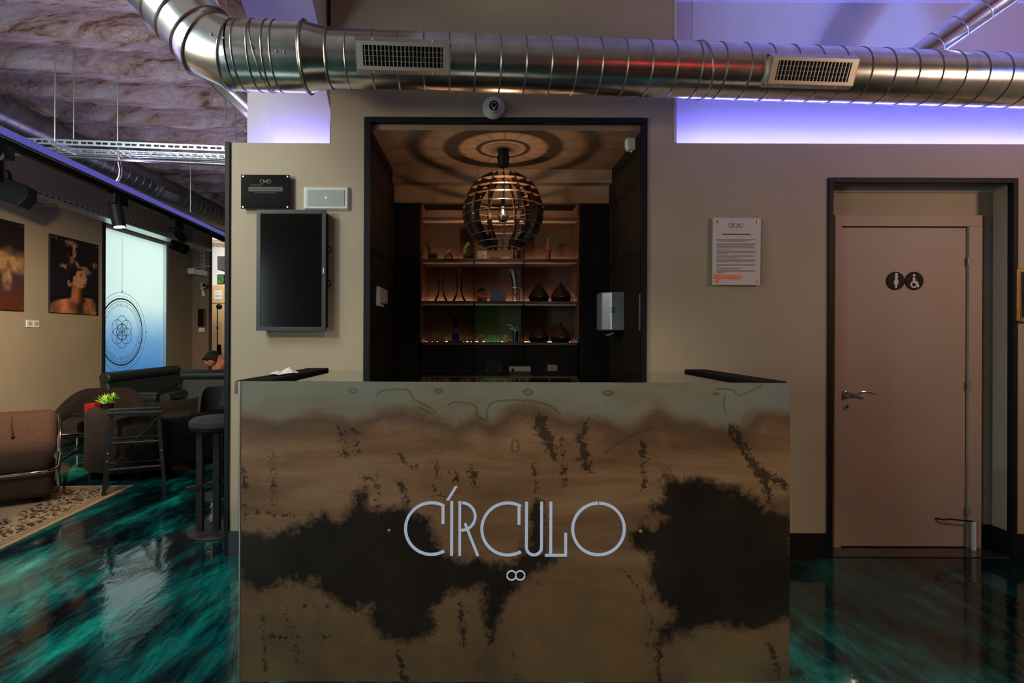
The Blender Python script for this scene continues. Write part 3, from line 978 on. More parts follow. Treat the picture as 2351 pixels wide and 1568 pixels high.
for nm, xa, xb in (('arm_top', CL + .002, CL + .115), ('arm_top', CR - .115, CR - .002)):
    MB().box(xa, xb, YC + .018, CBK, ZT - .04, ZT + .006).build(nm, M['arm'], ctr, bevel=.006, seg=3)
gt = MB().box(CL + .117, CR - .117, YC + .019, CBK - .01, ZT - .018, ZT - .008).build('glass_top', M['glass_top'], ctr)
MB().box(CL + .117, CR - .117, YC + .019, CBK - .10, ZT - .062, ZT - .054).build('glass_shelf', M['glass_top'], ctr)
MB().box(CL + .02, CR - .02, YC + .02, CBK - .3, ZT - .26, ZT - .24).build('inner_shelf', M['black'], ctr)
# rounded steel bracket on the left side
br = MB()
pts = [(CL - .0, YC + .02)] + [(CL - .045 * math.sin(math.radians(a)), YC + .065 - .045 * math.cos(math.radians(a))) for a in range(10, 91, 10)] + [(CL - .045, YC + .3)]
br.ribbon(pts, .006, lambda a, b_, d: Vector((a, b_, d)), ZT - .052, ZT - .002)
br.build('side_bracket', M['brush'], ctr)

# lettering and symbol
CF = lambda a, b_, d: Vector((CL + (a - 552) / 1263 * (CR - CL), YC - d, ZT - (b_ - 877 - (a - 1183) * .0048) / 597))
DD = (-0.001, 0.0025)


def arcp(cx, cy, r, a0, a1, n=40):
    return [(cx + r * math.cos(math.radians(a0 + (a1 - a0) * i / n)), cy - r * math.sin(math.radians(a0 + (a1 - a0) * i / n))) for i in range(n + 1)]


def letter(*strokes):
    mb = MB()
    for pts, wd_ in strokes:
        mb.ribbon(pts, wd_, CF, *DD)
    return mb.build('letter', M['letter'], ctr)


SW = 6.7
letter((arcp(992, 1212.3, 59.3, 60, 300) , SW), ([(1018.5, 1160), (1018.5, 1202)], SW))
letter(([(1038.6, 1149), (1038.6, 1275)], SW))
MB().prism([(1045.5, 1115.1), (1052.2, 1115.1), (1032.3, 1147.8), (1025.4, 1147.8)], CF, *DD).build('accent', M['letter'], ctr)
letter(([(1057.1, 1149.3), (1057.1, 1275)], 6.2), (arcp(1061, 1184.7, 31.5, 88, -92, 30), 6.2), ([(1069.1, 1200.1), (1099, 1275.6)], 6.2))
letter((arcp(1167.5, 1213.5, 59.8, 60, 300), SW), ([(1193, 1160.5), (1193, 1204)], SW))
letter(([(1210.3, 1151)] + [(1210.3, 1250)] + arcp(1227.6, 1255.8, 17.3, 180, 360, 24) + [(1244.9, 1250), (1244.9, 1151)], SW))
letter(([(1266.1, 1151), (1266.1, 1271)], 6.4), ([(1253, 1273.8), (1303.4, 1273.8)], 6.4), ([(1300.3, 1222.4), (1300.3, 1271)], 6.4))
letter((arcp(1375.5, 1213.8, 59.2, 89, -269, 64), SW))
mb = MB()
for cx_ in (1176.4, 1196.2):
    mb.ribbon(arcp(cx_, 1320, 10.4, 4, 176, 20), 3.2, CF, *DD)
    mb.ribbon(arcp(cx_, 1320, 10.4, 184, 356, 20), 3.2, CF, *DD)
mb.build('infinity_symbol', M['letter'], ctr)
for q in ((895, 1217), (1473, 1220)):
    c = CF(q[0], q[1], 0)
    MB().lathe([(.001, .004), (.005, .0035), (.0066, 0)], c, 14, '-y').build('screw', M['zinc'], ctr)
# crumpled paper on the left arm
pp = MB()
c0 = Vector((CL + .055, 2.33, ZT + .0072))
for dx, dy, hh, sx_ in ((-.01, 0, .018, .045), (.012, .08, .03, .05)):
    ring = [c0 + Vector((dx + sx_ * math.cos(t) * R.uniform(.7, 1), dy + sx_ * 1.2 * math.sin(t) * R.uniform(.7, 1), .001 + .006 * R.random())) for t in np.linspace(0, 2 * PI, 9)[:-1]]
    top = c0 + Vector((dx, dy, hh))
    pp.add(ring + [top], [(i, (i + 1) % 8, 8) for i in range(8)] + [tuple(range(7, -1, -1))])
tag(pp.build('crumpled_paper', M['paper']), 'crumpled white paper on the counter\'s left arm', 'paper')

# ---------------------------------------------------------------- main air duct
DZ = 2.705
A0, A1 = Vector((-1.21, 2.656, DZ)), Vector((2.89, 2.89, DZ))
ad = (A1 - A0).normalized()
axp = lambda px: A0 + ad * ((lambda u: (u * A0.y - A0.x) / (ad.x - u * ad.y))((px - CX) / F))
RS, RB = 0.134, 0.160
duct = thing('air_duct', 'large shiny galvanised round duct crossing above the counter', 'duct', (A0 + A1) / 2)
P757, P705, P545 = axp(757), axp(708), axp(545)
PEND = A0 + ad * 5.79
MB().cyl(P757, PEND, RS, n=64, caps=False).build('duct_section', M['steel'], duct)
MB().tube([P705, P757], [RB, RS], 64, False).build('reducer', M['steel'], duct)
MB().cyl(P545, P705, RB, n=64, caps=False).build('duct_section', M['steel'], duct)
# mitred elbow going up to the left, then a straight run
d1 = Vector((-math.cos(math.radians(24)), -.02, math.sin(math.radians(24))))
d2 = Vector((-math.cos(math.radians(49)), .0, math.sin(math.radians(49))))
Q1 = P545 + Vector((-.025, 0, 0))
Q2 = Q1 + d1 * .13
Q3 = Q2 + d2 * .055
Q4 = Q3 + d2 * .11
Q5 = Q4 + d2 * .11
Q6 = Q5 + d2 * .9
for a, b_ in ((Q1, Q2), (Q2, Q3), (Q3, Q4), (Q4, Q5), (Q5, Q6)):
    pass
el = [P545, Q1, Q2, Q3, Q4, Q5, Q6]
full = MB().tube(el, RB, 64, False)
full.build('elbow', M['steel_elbow'], duct)


def ring_at(pc, d, r, w=.0055, nm='seam_ring'):
    d = Vector(d).normalized()
    a = Vector((0, 0, 1)) - d * d.z
    a.normalize()
    b_ = d.cross(a)
    pts = [pc + (a * math.cos(t) + b_ * math.sin(t)) * r for t in np.linspace(0, 2 * PI, 49)[:-1]]
    return MB().tube(pts, w, 6, False, True, True).build(nm, M['ring'], duct)


bis = lambda a, b_: (a.normalized() + b_.normalized())
m1 = ring_at(Q1, bis(-ad, d1), RB + .002, .006)
for pc, d in ((Q2, bis(d1, d2)), (Q3, d2), (Q4, d2), (Q5, d2), (Q5 + d2 * .11, d2), (Q5 + d2 * .22, d2)):
    ring_at(pc, d, RB + .003 if pc is not Q2 else RB * 1.03, .006)
for q in (557, 590, 622, 640, 700):
    ring_at(axp(q), ad, RB + .001, .004)
for q in (705,):
    ring_at(axp(q), ad, RB + .004, .007)
ring_at(P757, ad, RS + .004, .006)
first = None
s_ = (axp(800) - A0).length
pc = A0 + ad * s_
first = ring_at(Vector(pc), ad, RS, .0042)
while True:
    s_ += .1245
    if s_ > 5.7:
        break
    o = first.copy()
    COL.objects.link(o)
    o.location = ad * (s_ - (axp(800) - A0).length)
    o.parent = duct
OFFd = OFF[duct]
# rivets
for q, zz in ((548, .3), (597, .9), (610, .05), (627, .02), (660, -.03), (677, -.05), (520, .4)):
    c = axp(q)
    th = zz
    nrm = Vector((0, -math.cos(th), math.sin(th) - .3)).normalized()
    MB().ball(c + nrm * (RB + .001), .006, 8).build('rivet', M['ring'], duct)
# support straps
for q in (600, 1605):
    c = axp(q)
    r_ = RB if q < 700 else RS
    ring_at(c, ad + Vector((0, .0, .18)), r_ + .006, .0028, 'strap')
# ventilation grilles
nrm = Vector((0, -math.cos(math.radians(24)), -math.sin(math.radians(24))))
nrm = (nrm - ad * nrm.dot(ad)).normalized()
upv = ad.cross(nrm).normalized()
if upv.z < 0:
    upv = -upv
for gi, (g0, g1, lift) in enumerate(((828, 1030, .012), (1722, 1924, .006))):
    gc = (axp(g0) + axp(g1)) / 2 + upv * lift
    hw = .222
    hh = .066
    G = lambda a, b_, d, gc=gc: gc + ad * a + upv * b_ + nrm * d
    dF = RS + .022
    gr = thing('vent_grille', ('silver vent grille on the duct directly left above the niche', 'silver vent grille on the duct nearer the toilet door')[gi], 'vent', G(0, -hh, dF), 'vent grilles of the large duct')
    fr = MB()
    iw, ih = hw - .034, hh - .022
    # flanged frame: sloping flange down to the duct, flat face with opening
    for (a0_, b0_, a1_, b1_) in ((-hw, ih, hw, hh - .006), (-hw, -hh + .006, hw, -ih), (-hw, -ih, -iw, ih), (iw, -ih, hw, ih)):
        fr.hexa([G(a0_, b0_, dF - .008), G(a1_, b0_, dF - .008), G(a1_, b1_, dF - .008), G(a0_, b1_, dF - .008), G(a0_, b0_, dF), G(a1_, b0_, dF), G(a1_, b1_, dF), G(a0_, b1_, dF)])
    fr.build('frame', M['alu'], gr)
    for sg_ in (1, -1):
        fl = MB().hexa([G(-hw - .006, sg_ * (hh + .012), dF - .042), G(hw + .006, sg_ * (hh + .012), dF - .042), G(hw, sg_ * (hh - .006), dF), G(-hw, sg_ * (hh - .006), dF),
                        G(-hw - .006, sg_ * (hh + .010), dF - .046), G(hw + .006, sg_ * (hh + .010), dF - .046), G(hw, sg_ * (hh - .010), dF - .006), G(-hw, sg_ * (hh - .010), dF - .006)])
        fl.build('flange', M['alu'], gr)
        for a_ in (-.14, .14):
            MB().ball(G(a_, sg_ * (hh + .004), dF - .014), .005, 8).build('screw', M['zinc'], gr)
        MB().hexa([G(sg_ * hw, -hh, dF - .06), G(sg_ * hw, hh, dF - .06), G(sg_ * hw, hh - .006, dF), G(sg_ * hw, -hh + .006, dF),
                   G(sg_ * (hw - .004), -hh, dF - .06), G(sg_ * (hw - .004), hh, dF - .06), G(sg_ * (hw - .004), hh - .006, dF), G(sg_ * (hw - .004), -hh + .006, dF)]).build('end_plate', M['alu'], gr)
    MB().hexa([G(-iw, -ih, dF - .021), G(iw, -ih, dF - .021), G(iw, ih, dF - .021), G(-iw, ih, dF - .021), G(-iw, -ih, dF - .0185), G(iw, -ih, dF - .0185), G(iw, ih, dF - .0185), G(-iw, ih, dF - .0185)]).build('opening_shade_plate', M['duct_shade'], gr)  # solid dark plate standing in for the shade inside the opening
    v0 = None
    for k in range(20):
        a_ = -iw + (k + .5) * 2 * iw / 20
        if v0 is None:
            v0 = MB().bar(G(a_, -ih, dF - .006), G(a_, ih, dF - .006), .0035, .010, nrm).build('vane', M['alu'], gr)
            a_first = a_
        else:
            o = v0.copy()
            COL.objects.link(o)
            o.parent = gr
            o.location = ad * (a_ - a_first)
    h0 = None
    for k in range(3):
        b_ = -ih + (k + 1) * 2 * ih / 4
        if h0 is None:
            h0 = MB().bar(G(-iw, b_, dF - .014), G(iw, b_, dF - .014), .008, .0025, upv).build('cross_vane', M['alu'], gr)
            b_first = b_
        else:
            o = h0.copy()
            COL.objects.link(o)
            o.parent = gr
            o.location = upv * (b_ - b_first)
# hanging rods of the duct
def rod(px, y0, y1, Y, label, r=.004, ztop=None, mt='zinc', px2=None):
    a, b_ = W(px, y0, Y), W(px2 or px, y1, Y)
    a = Vector((b_.x, b_.y, ztop if ztop else a.z))
    return tag(MB().cyl(b_, a, r, n=8).build('hanging_rod', M[mt]), label, 'rod', 'threaded hanging rods')


rod(1588, 0, 118, axp(1588).y, 'thin steel rod holding the duct right of the niche', .003, ZC + .02)
rod(519, 0, 38, P545.y, 'thin steel rod above the duct elbow', .003, ZC + .02)
# branch duct
bq0, bq1 = W(2110, 128, 3.02), W(2345, -38, 2.80)
bd = (bq1 - bq0).normalized()
brd = thing('branch_duct', 'narrow round duct rising from the large duct at top right', 'duct', bq0)
RBR = .066
MB().cyl(bq0 - bd * .05, bq1 + bd * .35, RBR, n=40, caps=False).build('duct_section', M['steel'], brd)
duct_keep, duct = duct, brd
for k in range(7):
    ring_at(bq0 + bd * (.09 + .115 * k), bd, RBR, .003)
duct = duct_keep
# duct seen behind the column, blue-lit
b0, b1 = W(470, 150, 3.85), W(640, 310, 3.85)
tag(MB().cyl(b0, b1, .075, n=32).build('duct_offshoot', M['steel']), 'short round duct slanting down behind the column', 'duct')
# ---------------------------------------------------------------- things on the front wall
# screen
T0 = YW - .062
tv = thing('wall_screen', 'black upright television screen on the wall left of the niche', 'television', (X_(668, T0), YW, Z_(762, T0)))
xa, xb, za, zb = X_(588, T0), X_(747, T0), Z_(761, T0), Z_(483, T0)
MB().box(xa + .01, xb + .0, T0 + .012, YW - .001, za + .02, zb - .01).build('back_housing', M['black'], tv, bevel=.006)
fw_ = 9 * T0 / F
MB().box(xa, xa + fw_, T0, T0 + .014, za, zb).box(xb - fw_, xb, T0, T0 + .014, za, zb).box(xa + fw_, xb - fw_, T0, T0 + .014, zb - fw_, zb).box(xa + fw_, xb - fw_, T0, T0 + .014, za, za + fw_).build('bezel', M['frame_grey'], tv)
MB().box(xa + fw_, xb - fw_, T0 + .003, T0 + .013, za + fw_, zb - fw_).build('screen', M['screen'], tv)
MB().box(xb - fw_ * .7, xb - fw_ * .4, T0 - .0015, T0, Z_(629, T0), Z_(616, T0)).build('logo_mark', M['offwhite'], tv)
for q in (565, 643):
    c = Vector((xb, T0 + .04, Z_(q, T0)))
    MB().tube([c, c + Vector((.018, 0, -.006)), c + Vector((.022, 0, -.02)), c + Vector((.014, .004, -.034)), c + Vector((0, .004, -.036))], .003, 8).build('cable', M['black'], tv)
# black info plaque
Y0 = YW - .03
pq = thing('black_plaque', 'glossy black plaque with gold lettering above the television', 'sign', (X_(608, Y0), YW, Z_(481, Y0)))
MB().box(X_(552, Y0), X_(664, Y0), Y0, Y0 + .006, Z_(481, Y0), Z_(403, Y0)).build('plate', M['screen'], pq)
for qx in (557, 659):
    for qy in (407, 477):
        MB().cyl((X_(qx, Y0), Y0 - .003, Z_(qy, Y0)), (X_(qx, Y0), YW, Z_(qy, Y0)), .005, n=10).build('standoff', M['zinc'], pq)
PF = lambda a, b_, d: Vector((X_(a, Y0), Y0 - d, Z_(b_, Y0)))
lo = MB()
for pts in (arcp(600.5, 418, 4.3, 55, 305, 14), circ(606.5, 418.5, 2, n=10), circ(611, 418.5, 2, n=10), arcp(616, 418, 4.4, -125, 125, 14), [(604, 414), (604, 421)], [(613.4, 413), (613.4, 421)]):
    lo.ribbon(pts, .8, PF, 0, .001)
lo.build('logo', M['print_gold'], pq)
MB().prism([(569, 430.5), (648, 430.5), (648, 441.5), (569, 441.5)], PF, 0, .0005).build('text_panel', mat('charcoal_print', srgb(44, 44, 46), .6, var=0), pq)
li = MB()
for yy, x0, x1 in ((426.5, 574, 603), (433.5, 571, 646), (439, 571, 646), (444.5, 583, 633)):
    xq = x0
    while xq < x1:
        l_ = R.uniform(1.2, 4)
        li.prism([(xq, yy - .8), (xq + l_, yy - .8), (xq + l_, yy + .6), (xq, yy + .6)], PF, 0, .0012)
        xq += l_ + .8
li.build('small_text', M['print_grey'], pq)
# emergency light
Y0 = YW - .03
el_ = thing('emergency_light', 'white recessed emergency light with a green dot beside the plaque', 'light', (X_(749, YW), YW, Z_(486, YW)))
xa, xb, za, zb = X_(696, YW), X_(803, YW), Z_(486, YW), Z_(430, YW)
MB().hexa([(xa, YW, za), (xb, YW, za), (xb, YW, zb), (xa, YW, zb), (xa + .012, YW - .02, za + .012), (xb - .012, YW - .02, za + .012), (xb - .012, YW - .02, zb - .012), (xa + .012, YW - .02, zb - .012)]).build('frame', M['offwhite'], el_, bevel=.002)
MB().box(xa + .028, xb - .028, YW - .023, YW - .018, za + .026, zb - .024).build('lens', M['lens'], el_, bevel=.012, seg=4)
MB().ball(((xa + xb) / 2, YW - .024, (za + zb) / 2 + .002), .005, 10).build('indicator', M['led_green'], el_)
for dx in (-.05, .05):
    MB().ball(((xa + xb) / 2 + dx, YW - .0225, (za + zb) / 2), .003, 8).build('test_point', M['print_grey'], el_)
# notice
Y0 = YW - .02
no = thing('notice_board', 'white notice sheet with a salmon tape strip right of the niche', 'notice', (X_(1690, Y0), YW, Z_(652, Y0)))
PF = lambda a, b_, d: Vector((X_(a, Y0), Y0 - d, Z_(b_, Y0)))
MB().prism([(1636.3, 498), (1746, 498.6), (1744.6, 652.5), (1635.3, 652)], PF, -.006, 0).build('sheet', M['paper'], no)
for q in ((1646.5, 507), (1737.5, 507.5)):
    MB().lathe([(.001, .006), (.006, .005), (.0085, 0)], PF(q[0], q[1], 0), 14, '-y').build('screw', M['copper'], no)
    MB().cyl(PF(q[0], q[1], -.004), PF(q[0], q[1], -.0195), .005, n=8).build('standoff', M['zinc'], no)
lo = MB()
k = 140 / 1155
g = lambda a, b_: (1620 + a * k, 480 + b_ * k)
for pts in ([g(*q) for q in arcp(470, 296, 38, 50, 310, 20)], [g(498, 250), g(498, 330)], [g(498, 290), g(520, 262)], [g(498, 290), g(520, 330)], [g(*q) for q in circ(560, 295, 36, n=22)],
            [g(575, 360), g(598, 335), g(602, 262), g(640, 335), g(640, 262)], [g(*q) for q in circ(686, 296, 36, n=22)]):
    lo.ribbon(pts, .75, PF, 0, .0006)
lo.build('logo', M['print'], no)
hdl = MB()
tx = MB()


def words(mb, x0, x1, yy, h, PFn, gap=.9):
    xq = x0
    while xq < x1:
        l_ = R.uniform(1.5, 6.5)
        e = min(x1, xq + l_)
        mb.prism([(xq, yy - h / 2), (e, yy - h / 2), (e, yy + h / 2), (xq, yy + h / 2)], PFn, 0, .0006)
        xq += l_ + gap


words(hdl, *(g(310, 0)[0], g(845, 0)[0]), g(0, 462)[1], 2.6, PF, .5)
paras = [(558, 940), (578, 850), (598, 740), (638, 935), (655, 940), (681, 905), (697, 900), (718, 940), (742, 500), (776, 950), (795, 945), (812, 945), (832, 385), (868, 925), (886, 935), (907, 605), (940, 950), (958, 940), (976, 930), (995, 325), (1030, 945), (1048, 940), (1067, 270), (1101, 690), (1118, 635), (1150, 940), (1166, 940), (1183, 350)]
for yy, xe in paras:
    words(tx, g(205, 0)[0], g(xe, 0)[0], g(0, yy)[1], 1.0, PF, .5)
hdl.build('headline', M['print'], no)
tx.build('printed_text', M['print_grey'], no)['kind'] = 'stuff'
MB().prism([g(*q) for q in ((140, 1218), (665, 1232), (686, 1265), (660, 1315), (140, 1305))], PF, 0, .0012).build('tape_strip', M['pink'], no)
MB().prism([g(*q) for q in ((440, 1290), (635, 1290), (635, 1304), (440, 1304))], PF, .0012, .0016).build('red_text', M['orange'], no)
for pts in (((172, 1345), (195, 1315), (258, 1315), (240, 1360), (205, 1392), (180, 1385)), ((920, 1360), (960, 1325), (990, 1325), (992, 1375), (970, 1395), (940, 1380))):
    MB().prism([g(*q) for q in pts], PF, 0, .0014).build('tape_dab', M['pink'], no)
# dome camera
c = W(1133, 250, YW)
cm = thing('dome_camera', 'white dome security camera under the duct above the niche', 'camera', (c.x, YW, c.z))
MB().lathe([(.066, 0), (.068, .012), (.060, .035), (.046, .05)], c, 36, '-y').build('base', M['white'], cm)
MB().ball(c + Vector((0, -.05, -.004)), .045, 28).build('eyeball', M['white'], cm)
ld = Vector((0, -1, -.35)).normalized()
lc = c + Vector((0, -.05, -.004)) + ld * .037
lr = Vector((1, 0, 0))
lu = ld.cross(lr)
lu = lu if lu.z > 0 else -lu
LF = lambda a, b_, d: lc + lr * a + lu * b_ + ld * d
MB().prism(circ(0, 0, .0275, n=32), LF, 0, .009).build('lens_face', M['black'], cm)
MB().ribbon(circ(0, .003, .0145, n=28), .004, LF, .009, .0095, True).prism([(-.007, -.012), (.007, -.012), (.008, -.02), (-.008, -.02)], LF, .009, .0095).build('lens_ring', M['offwhite'], cm)
# framed picture at the right edge
Y0 = YW - .025
fpic = thing('gilt_picture_frame', 'gilt framed picture right of the toilet door', 'picture', (X_(2400, Y0), YW, Z_(733, Y0)))
xa, za, zb = X_(2336, Y0), Z_(733, Y0), Z_(613, Y0)
MB().box(xa, xa + .022, Y0, YW, za, zb).box(xa + .338, xa + .36, Y0, YW, za, zb).box(xa + .022, xa + .338, Y0, YW, zb - .022, zb).box(xa + .022, xa + .338, Y0, YW, za, za + .022).build('frame', M['gold'], fpic, bevel=.004)
MB().box(xa + .022, xa + .338, Y0 + .008, YW - .002, za + .022, zb - .022).build('picture', mat('dark_print', srgb(24, 26, 38), .3, var=.3, vscale=6), fpic)

# ---------------------------------------------------------------- pendant lamp in the niche
PY = 3.62
pc = Vector((X_(1154, PY), PY, Z_(487, PY)))
RG = 93 * PY / F
pl = thing('globe_pendant_lamp', 'black slatted globe pendant lamp hanging in the niche', 'lamp', pc - Vector((0, 0, RG)))
ztop = NZ
zc0 = Z_(383, PY)
MB().lathe([(.115, ztop - .004), (.115, ztop)], (pc.x, pc.y, 0), 40).build('ceiling_disc', mat('brown_disc', (0.2, .13, .09, 1), .6), pl)
MB().lathe([(.030, zc0), (.034, zc0 + .01), (.042, zc0 + .065), (.042, zc0 + .07), (.036, zc0 + .072), (.036, ztop)], (pc.x, pc.y, 0), 24).build('canopy_cup', M['black'], pl)
MB().cyl((pc.x, pc.y, pc.z + .07), (pc.x, pc.y, zc0 + .002), .004, n=8).build('cord', M['black'], pl)
NRIB = 16
rib0 = None
M['slat'] = mat('black_lacquer_slat', srgb(44, 36, 30), 0.35, var=0.1)
M['slat_ring'] = mat('lamplit_ring_brown', srgb(112, 80, 56), 0.4, var=0.1)  # bulb glow on the ring undersides painted in as a lighter brown
for k in range(NRIB):
    a_ = 2 * PI * k / NRIB
    if rib0 is None:
        mb = MB()
        n = 26
        outl = []
        for i in range(n + 1):
            t = math.radians(-66 + 134 * i / n)
            outl.append((RG * math.cos(t), RG * math.sin(t)))
        inn = [(RG * .84 * math.cos(math.radians(-66 + 134 * i / n)), RG * .84 * math.sin(math.radians(-66 + 134 * i / n))) for i in range(n, -1, -1)]
        vs = []
        for d in (-.0015, .0015):
            for q in outl + inn:
                vs.append(pc + Vector((q[0], d, q[1])))
        N = len(outl + inn)
        fs = []
        for i in range(n):
            j = N - 1 - i
            fs += [(i, i + 1, j - 1, j), (N + i, N + j, N + j - 1, N + i + 1), (i, N + i, N + i + 1, i + 1), (j, j - 1, N + j - 1, N + j)]
        mb.add([v - pc for v in vs], fs)
        rib0 = MB()
        rib0.v, rib0.f, rib0.sm = [v + OFF[pl] for v in mb.v], mb.f, mb.sm
        rib0 = rib0.build('rib', M['slat'], pl)
        rib0.location = pc - OFF[pl]
        rib0.rotation_euler = (0, 0, a_)
    else:
        o = rib0.copy()
        COL.objects.link(o)
        o.parent = pl
        o.rotation_euler = (0, 0, a_)
for lat in (-64, -50, -37, -21, -7, 6, 18.5, 31, 45, 66):
    t = math.radians(lat)
    zz = RG * math.sin(t)
    ro = RG * math.cos(t) * .998
    wd_ = {66: .018, 45: .05, 31: .034, 18.5: .028}.get(lat, .02)
    ri = max(.03, ro - wd_)
    dz = -.012 if lat < 0 else .012
    MB().lathe([(ri, zz - .0015), (ro, zz - .0015), (ro, zz + .0015), (ri, zz + .0015), (ri, zz - .0015)], pc, 42, caps=False, smooth=False).build('slat_ring', M['slat_ring'], pl)
m = bpy.data.materials.new('thin_clear_glass')
m.use_nodes = True
nt = m.node_tree
nt.nodes.clear()
o_ = nt.nodes.new('ShaderNodeOutputMaterial')
t_ = nt.nodes.new('ShaderNodeBsdfTransparent')
g_ = nt.nodes.new('ShaderNodeBsdfGlossy')
g_.inputs['Roughness'].default_value = .03
x_ = nt.nodes.new('ShaderNodeMixShader')
f_ = nt.nodes.new('ShaderNodeFresnel')
L(nt, f_.outputs[0], x_.inputs[0])
L(nt, t_.outputs[0], x_.inputs[1])
L(nt, g_.outputs[0], x_.inputs[2])
L(nt, x_.outputs[0], o_.inputs[0])
M['thin_glass'] = m
hold = MB().lathe([(.011, .034), (.014, .045), (.014, .085), (.008, .1)], pc + Vector((0, 0, .0)), 18).build('lamp_holder', M['black'], pl)
blb = MB().lathe([(.012, .032), (.014, .02), (.03, .0), (.038, -.02), (.040, -.03)], pc, 24, caps=False).build('bulb_glass', M['thin_glass'], pl)
MB().lathe([(.040, -.03), (.037, -.048), (.026, -.064), (.010, -.071), (.0005, -.072)], pc, 24, caps=False).build('mirrored_crown', M['chrome'], pl)
MB().ball(pc + Vector((0, 0, .012)), .006, 10).build('filament', M['filament'], pl)
lamp('pendant_bulb_light', 'POINT', pc + Vector((0, 0, -.018)), None, 7.5, (1.0, 0.58, 0.30), .012)

# ---------------------------------------------------------------- shelving in the niche
SL, SR = X_(968, YN), X_(1326, YN)
YSB = 4.48
shelfZ = [Z_(786, YN), Z_(691, YN), Z_(594, YN), Z_(499, YN)]
ztopn = Z_(466, YN)
un = thing('shelf_unit', 'dark wood wall shelving with warm light strips in the niche', 'shelf', ((SL + SR) / 2, YN, 0))
MB().box(SL - .02, SR + .02, YSB, YSB + .02, shelfZ[0] - .019, ztopn + .02).build('back_panel', M['shelf_back'], un)
for xx in (SL - .012, SR):
    MB().box(xx, xx + .012, YN, YSB, shelfZ[0], ztopn).build('side_board', M['shelf'], un)
DX = [X_(1088, YN), X_(1203, YN)]
MB().box(NL, NR, YN - .01, YN + .05, ztopn, NZ - .10).build('fascia', M['niche_ceiling'], un)
MB().box(NL, NR, YN - .10, YN + .05, NZ - .10, NZ - .001).build('fascia_step', M['niche_ceiling'], un)
edges = [SL] + DX + [SR]
for k, zz in enumerate(shelfZ):
    for j in range(3):
        x0, x1 = edges[j] + .002, edges[j + 1] - .002
        sh = MB().box(x0, x1, YN, YSB, zz - .02, zz).build('shelf_board', M['shelf'], un)
        if k > 0:
            MB().box(x0 + .004, x1 - .004, YN + .015, YN + .055, zz - .032, zz - .0201).build('light_profile', M['alu'], sh)
        if k < 3:
            MB().box(x0 + .006, x1 - .006, YSB - .03, YSB - .022, zz + .0005, zz + .005).build('light_strip', M['led_warm'] if k else M['led_warm_low'], sh)
for xx in DX:
    MB().box(xx - .002, xx + .002, YN + .004, YSB, shelfZ[0], ztopn).build('divider', M['black'], un)
MB().box(SL + .01, SR - .01, YN + .052, YN + .06, ztopn + .04, ztopn + .048).build('light_strip', M['led_warm'], un)

# black tall cupboards on both sides and the base unit
for nm, xa, xb, lab in (('tall_cupboard', NL, SL - .014, 'tall black cupboard left of the lit shelves'), ('tall_cupboard', SR + .014, NR, 'tall black cupboard right of the lit shelves')):
    cb = thing(nm, lab, 'cupboard', ((xa + xb) / 2, YN, 0), 'tall black cupboards')
    MB().box(xa + .002, xb - .002, YN - .0, YSB, 0.02, ztopn - .01).build('body', M['black'], cb)
    MB().box(xa + .006, xb - .006, YN - .018, YN - .001, .06, ztopn - .015).build('door', M['black'], cb, bevel=.002)
bu = thing('base_unit', 'black base unit below the lit shelves', 'cupboard', ((SL + SR) / 2, YN, 0))
MB().box(SL - .01, SR + .01, YN + .02, YSB - .005, .0, shelfZ[0] - .021).build('body', M['black'], bu)
for j in range(3):
    MB().box(edges[j] + .004, edges[j + 1] - .004, YN + .0, YN + .019, .08, shelfZ[0] - .03).build('door', M['black'], bu, bevel=.002)

# ---------------------------------------------------------------- things on the shelves
YI = 4.27
ix = lambda q: X_(q, YI)
px2m = YI / F
Z3, Z2, Z1, Z0 = [q + .0006 for q in (shelfZ[3], shelfZ[2], shelfZ[1], shelfZ[0])]


def tongue_holder(px, flip, label):
    xx = ix(px)
    t = thing('tape_dispenser', label, 'dispenser', (xx, YI, Z2), 'green dispensers')
    MB().box(xx - .04, xx + .04, YI - .04, YI + .04, Z2, Z2 + .055).build('body', M['green_dark'], t, bevel=.006)
    MB().box(xx - .025, xx + .025, YI - .0415, YI - .038, Z2 + .018, Z2 + .034).build('slot', M['black'], t)
    s = -1 if flip else 1
    fn = lambda a, b_, d: Vector((xx + s * a, YI + d, Z2 + b_))
    pts = [(-.028, .05), (-.030, .08), (-.024, .10), (-.012, .12), (.004, .138)] if flip else [(-.028, .05), (-.03, .085), (-.04, .11), (-.056, .135)]
    MB().ribbon(pts if flip else [(a, b_) for a, b_ in pts], .022, (lambda a, b_, d: Vector((xx + a, YI + d, Z2 + b_))), -.03, .03).build('tongue', M['green_pale'] if flip else M['green_dark'], t)


tongue_holder(994, False, 'dark green dispenser with curled tongue at the shelf\'s left end')
tongue_holder(1075, True, 'lime green dispenser with curled tongue left of the globe')
# looped glass ornament
xx = ix(1030)
t = thing('glass_ornament', 'small clear glass looped ornament between two green dispensers', 'ornament', (xx, YI, Z2))
MB().lathe([(.001, .0), (.03, .001), (.034, .02), (.026, .045), (.012, .06), (.016, .075)], (xx, YI, Z2), 20, caps=False).build('vessel', M['glass'], t)
MB().tube([(xx - .034, YI, Z2 + .006), (xx - .036, YI, Z2 + .04), (xx - .02, YI, Z2 + .075), (xx + .006, YI, Z2 + .09), (xx + .01, YI, Z2 + .1)], .006, 8).build('handle', M['blob'], t)
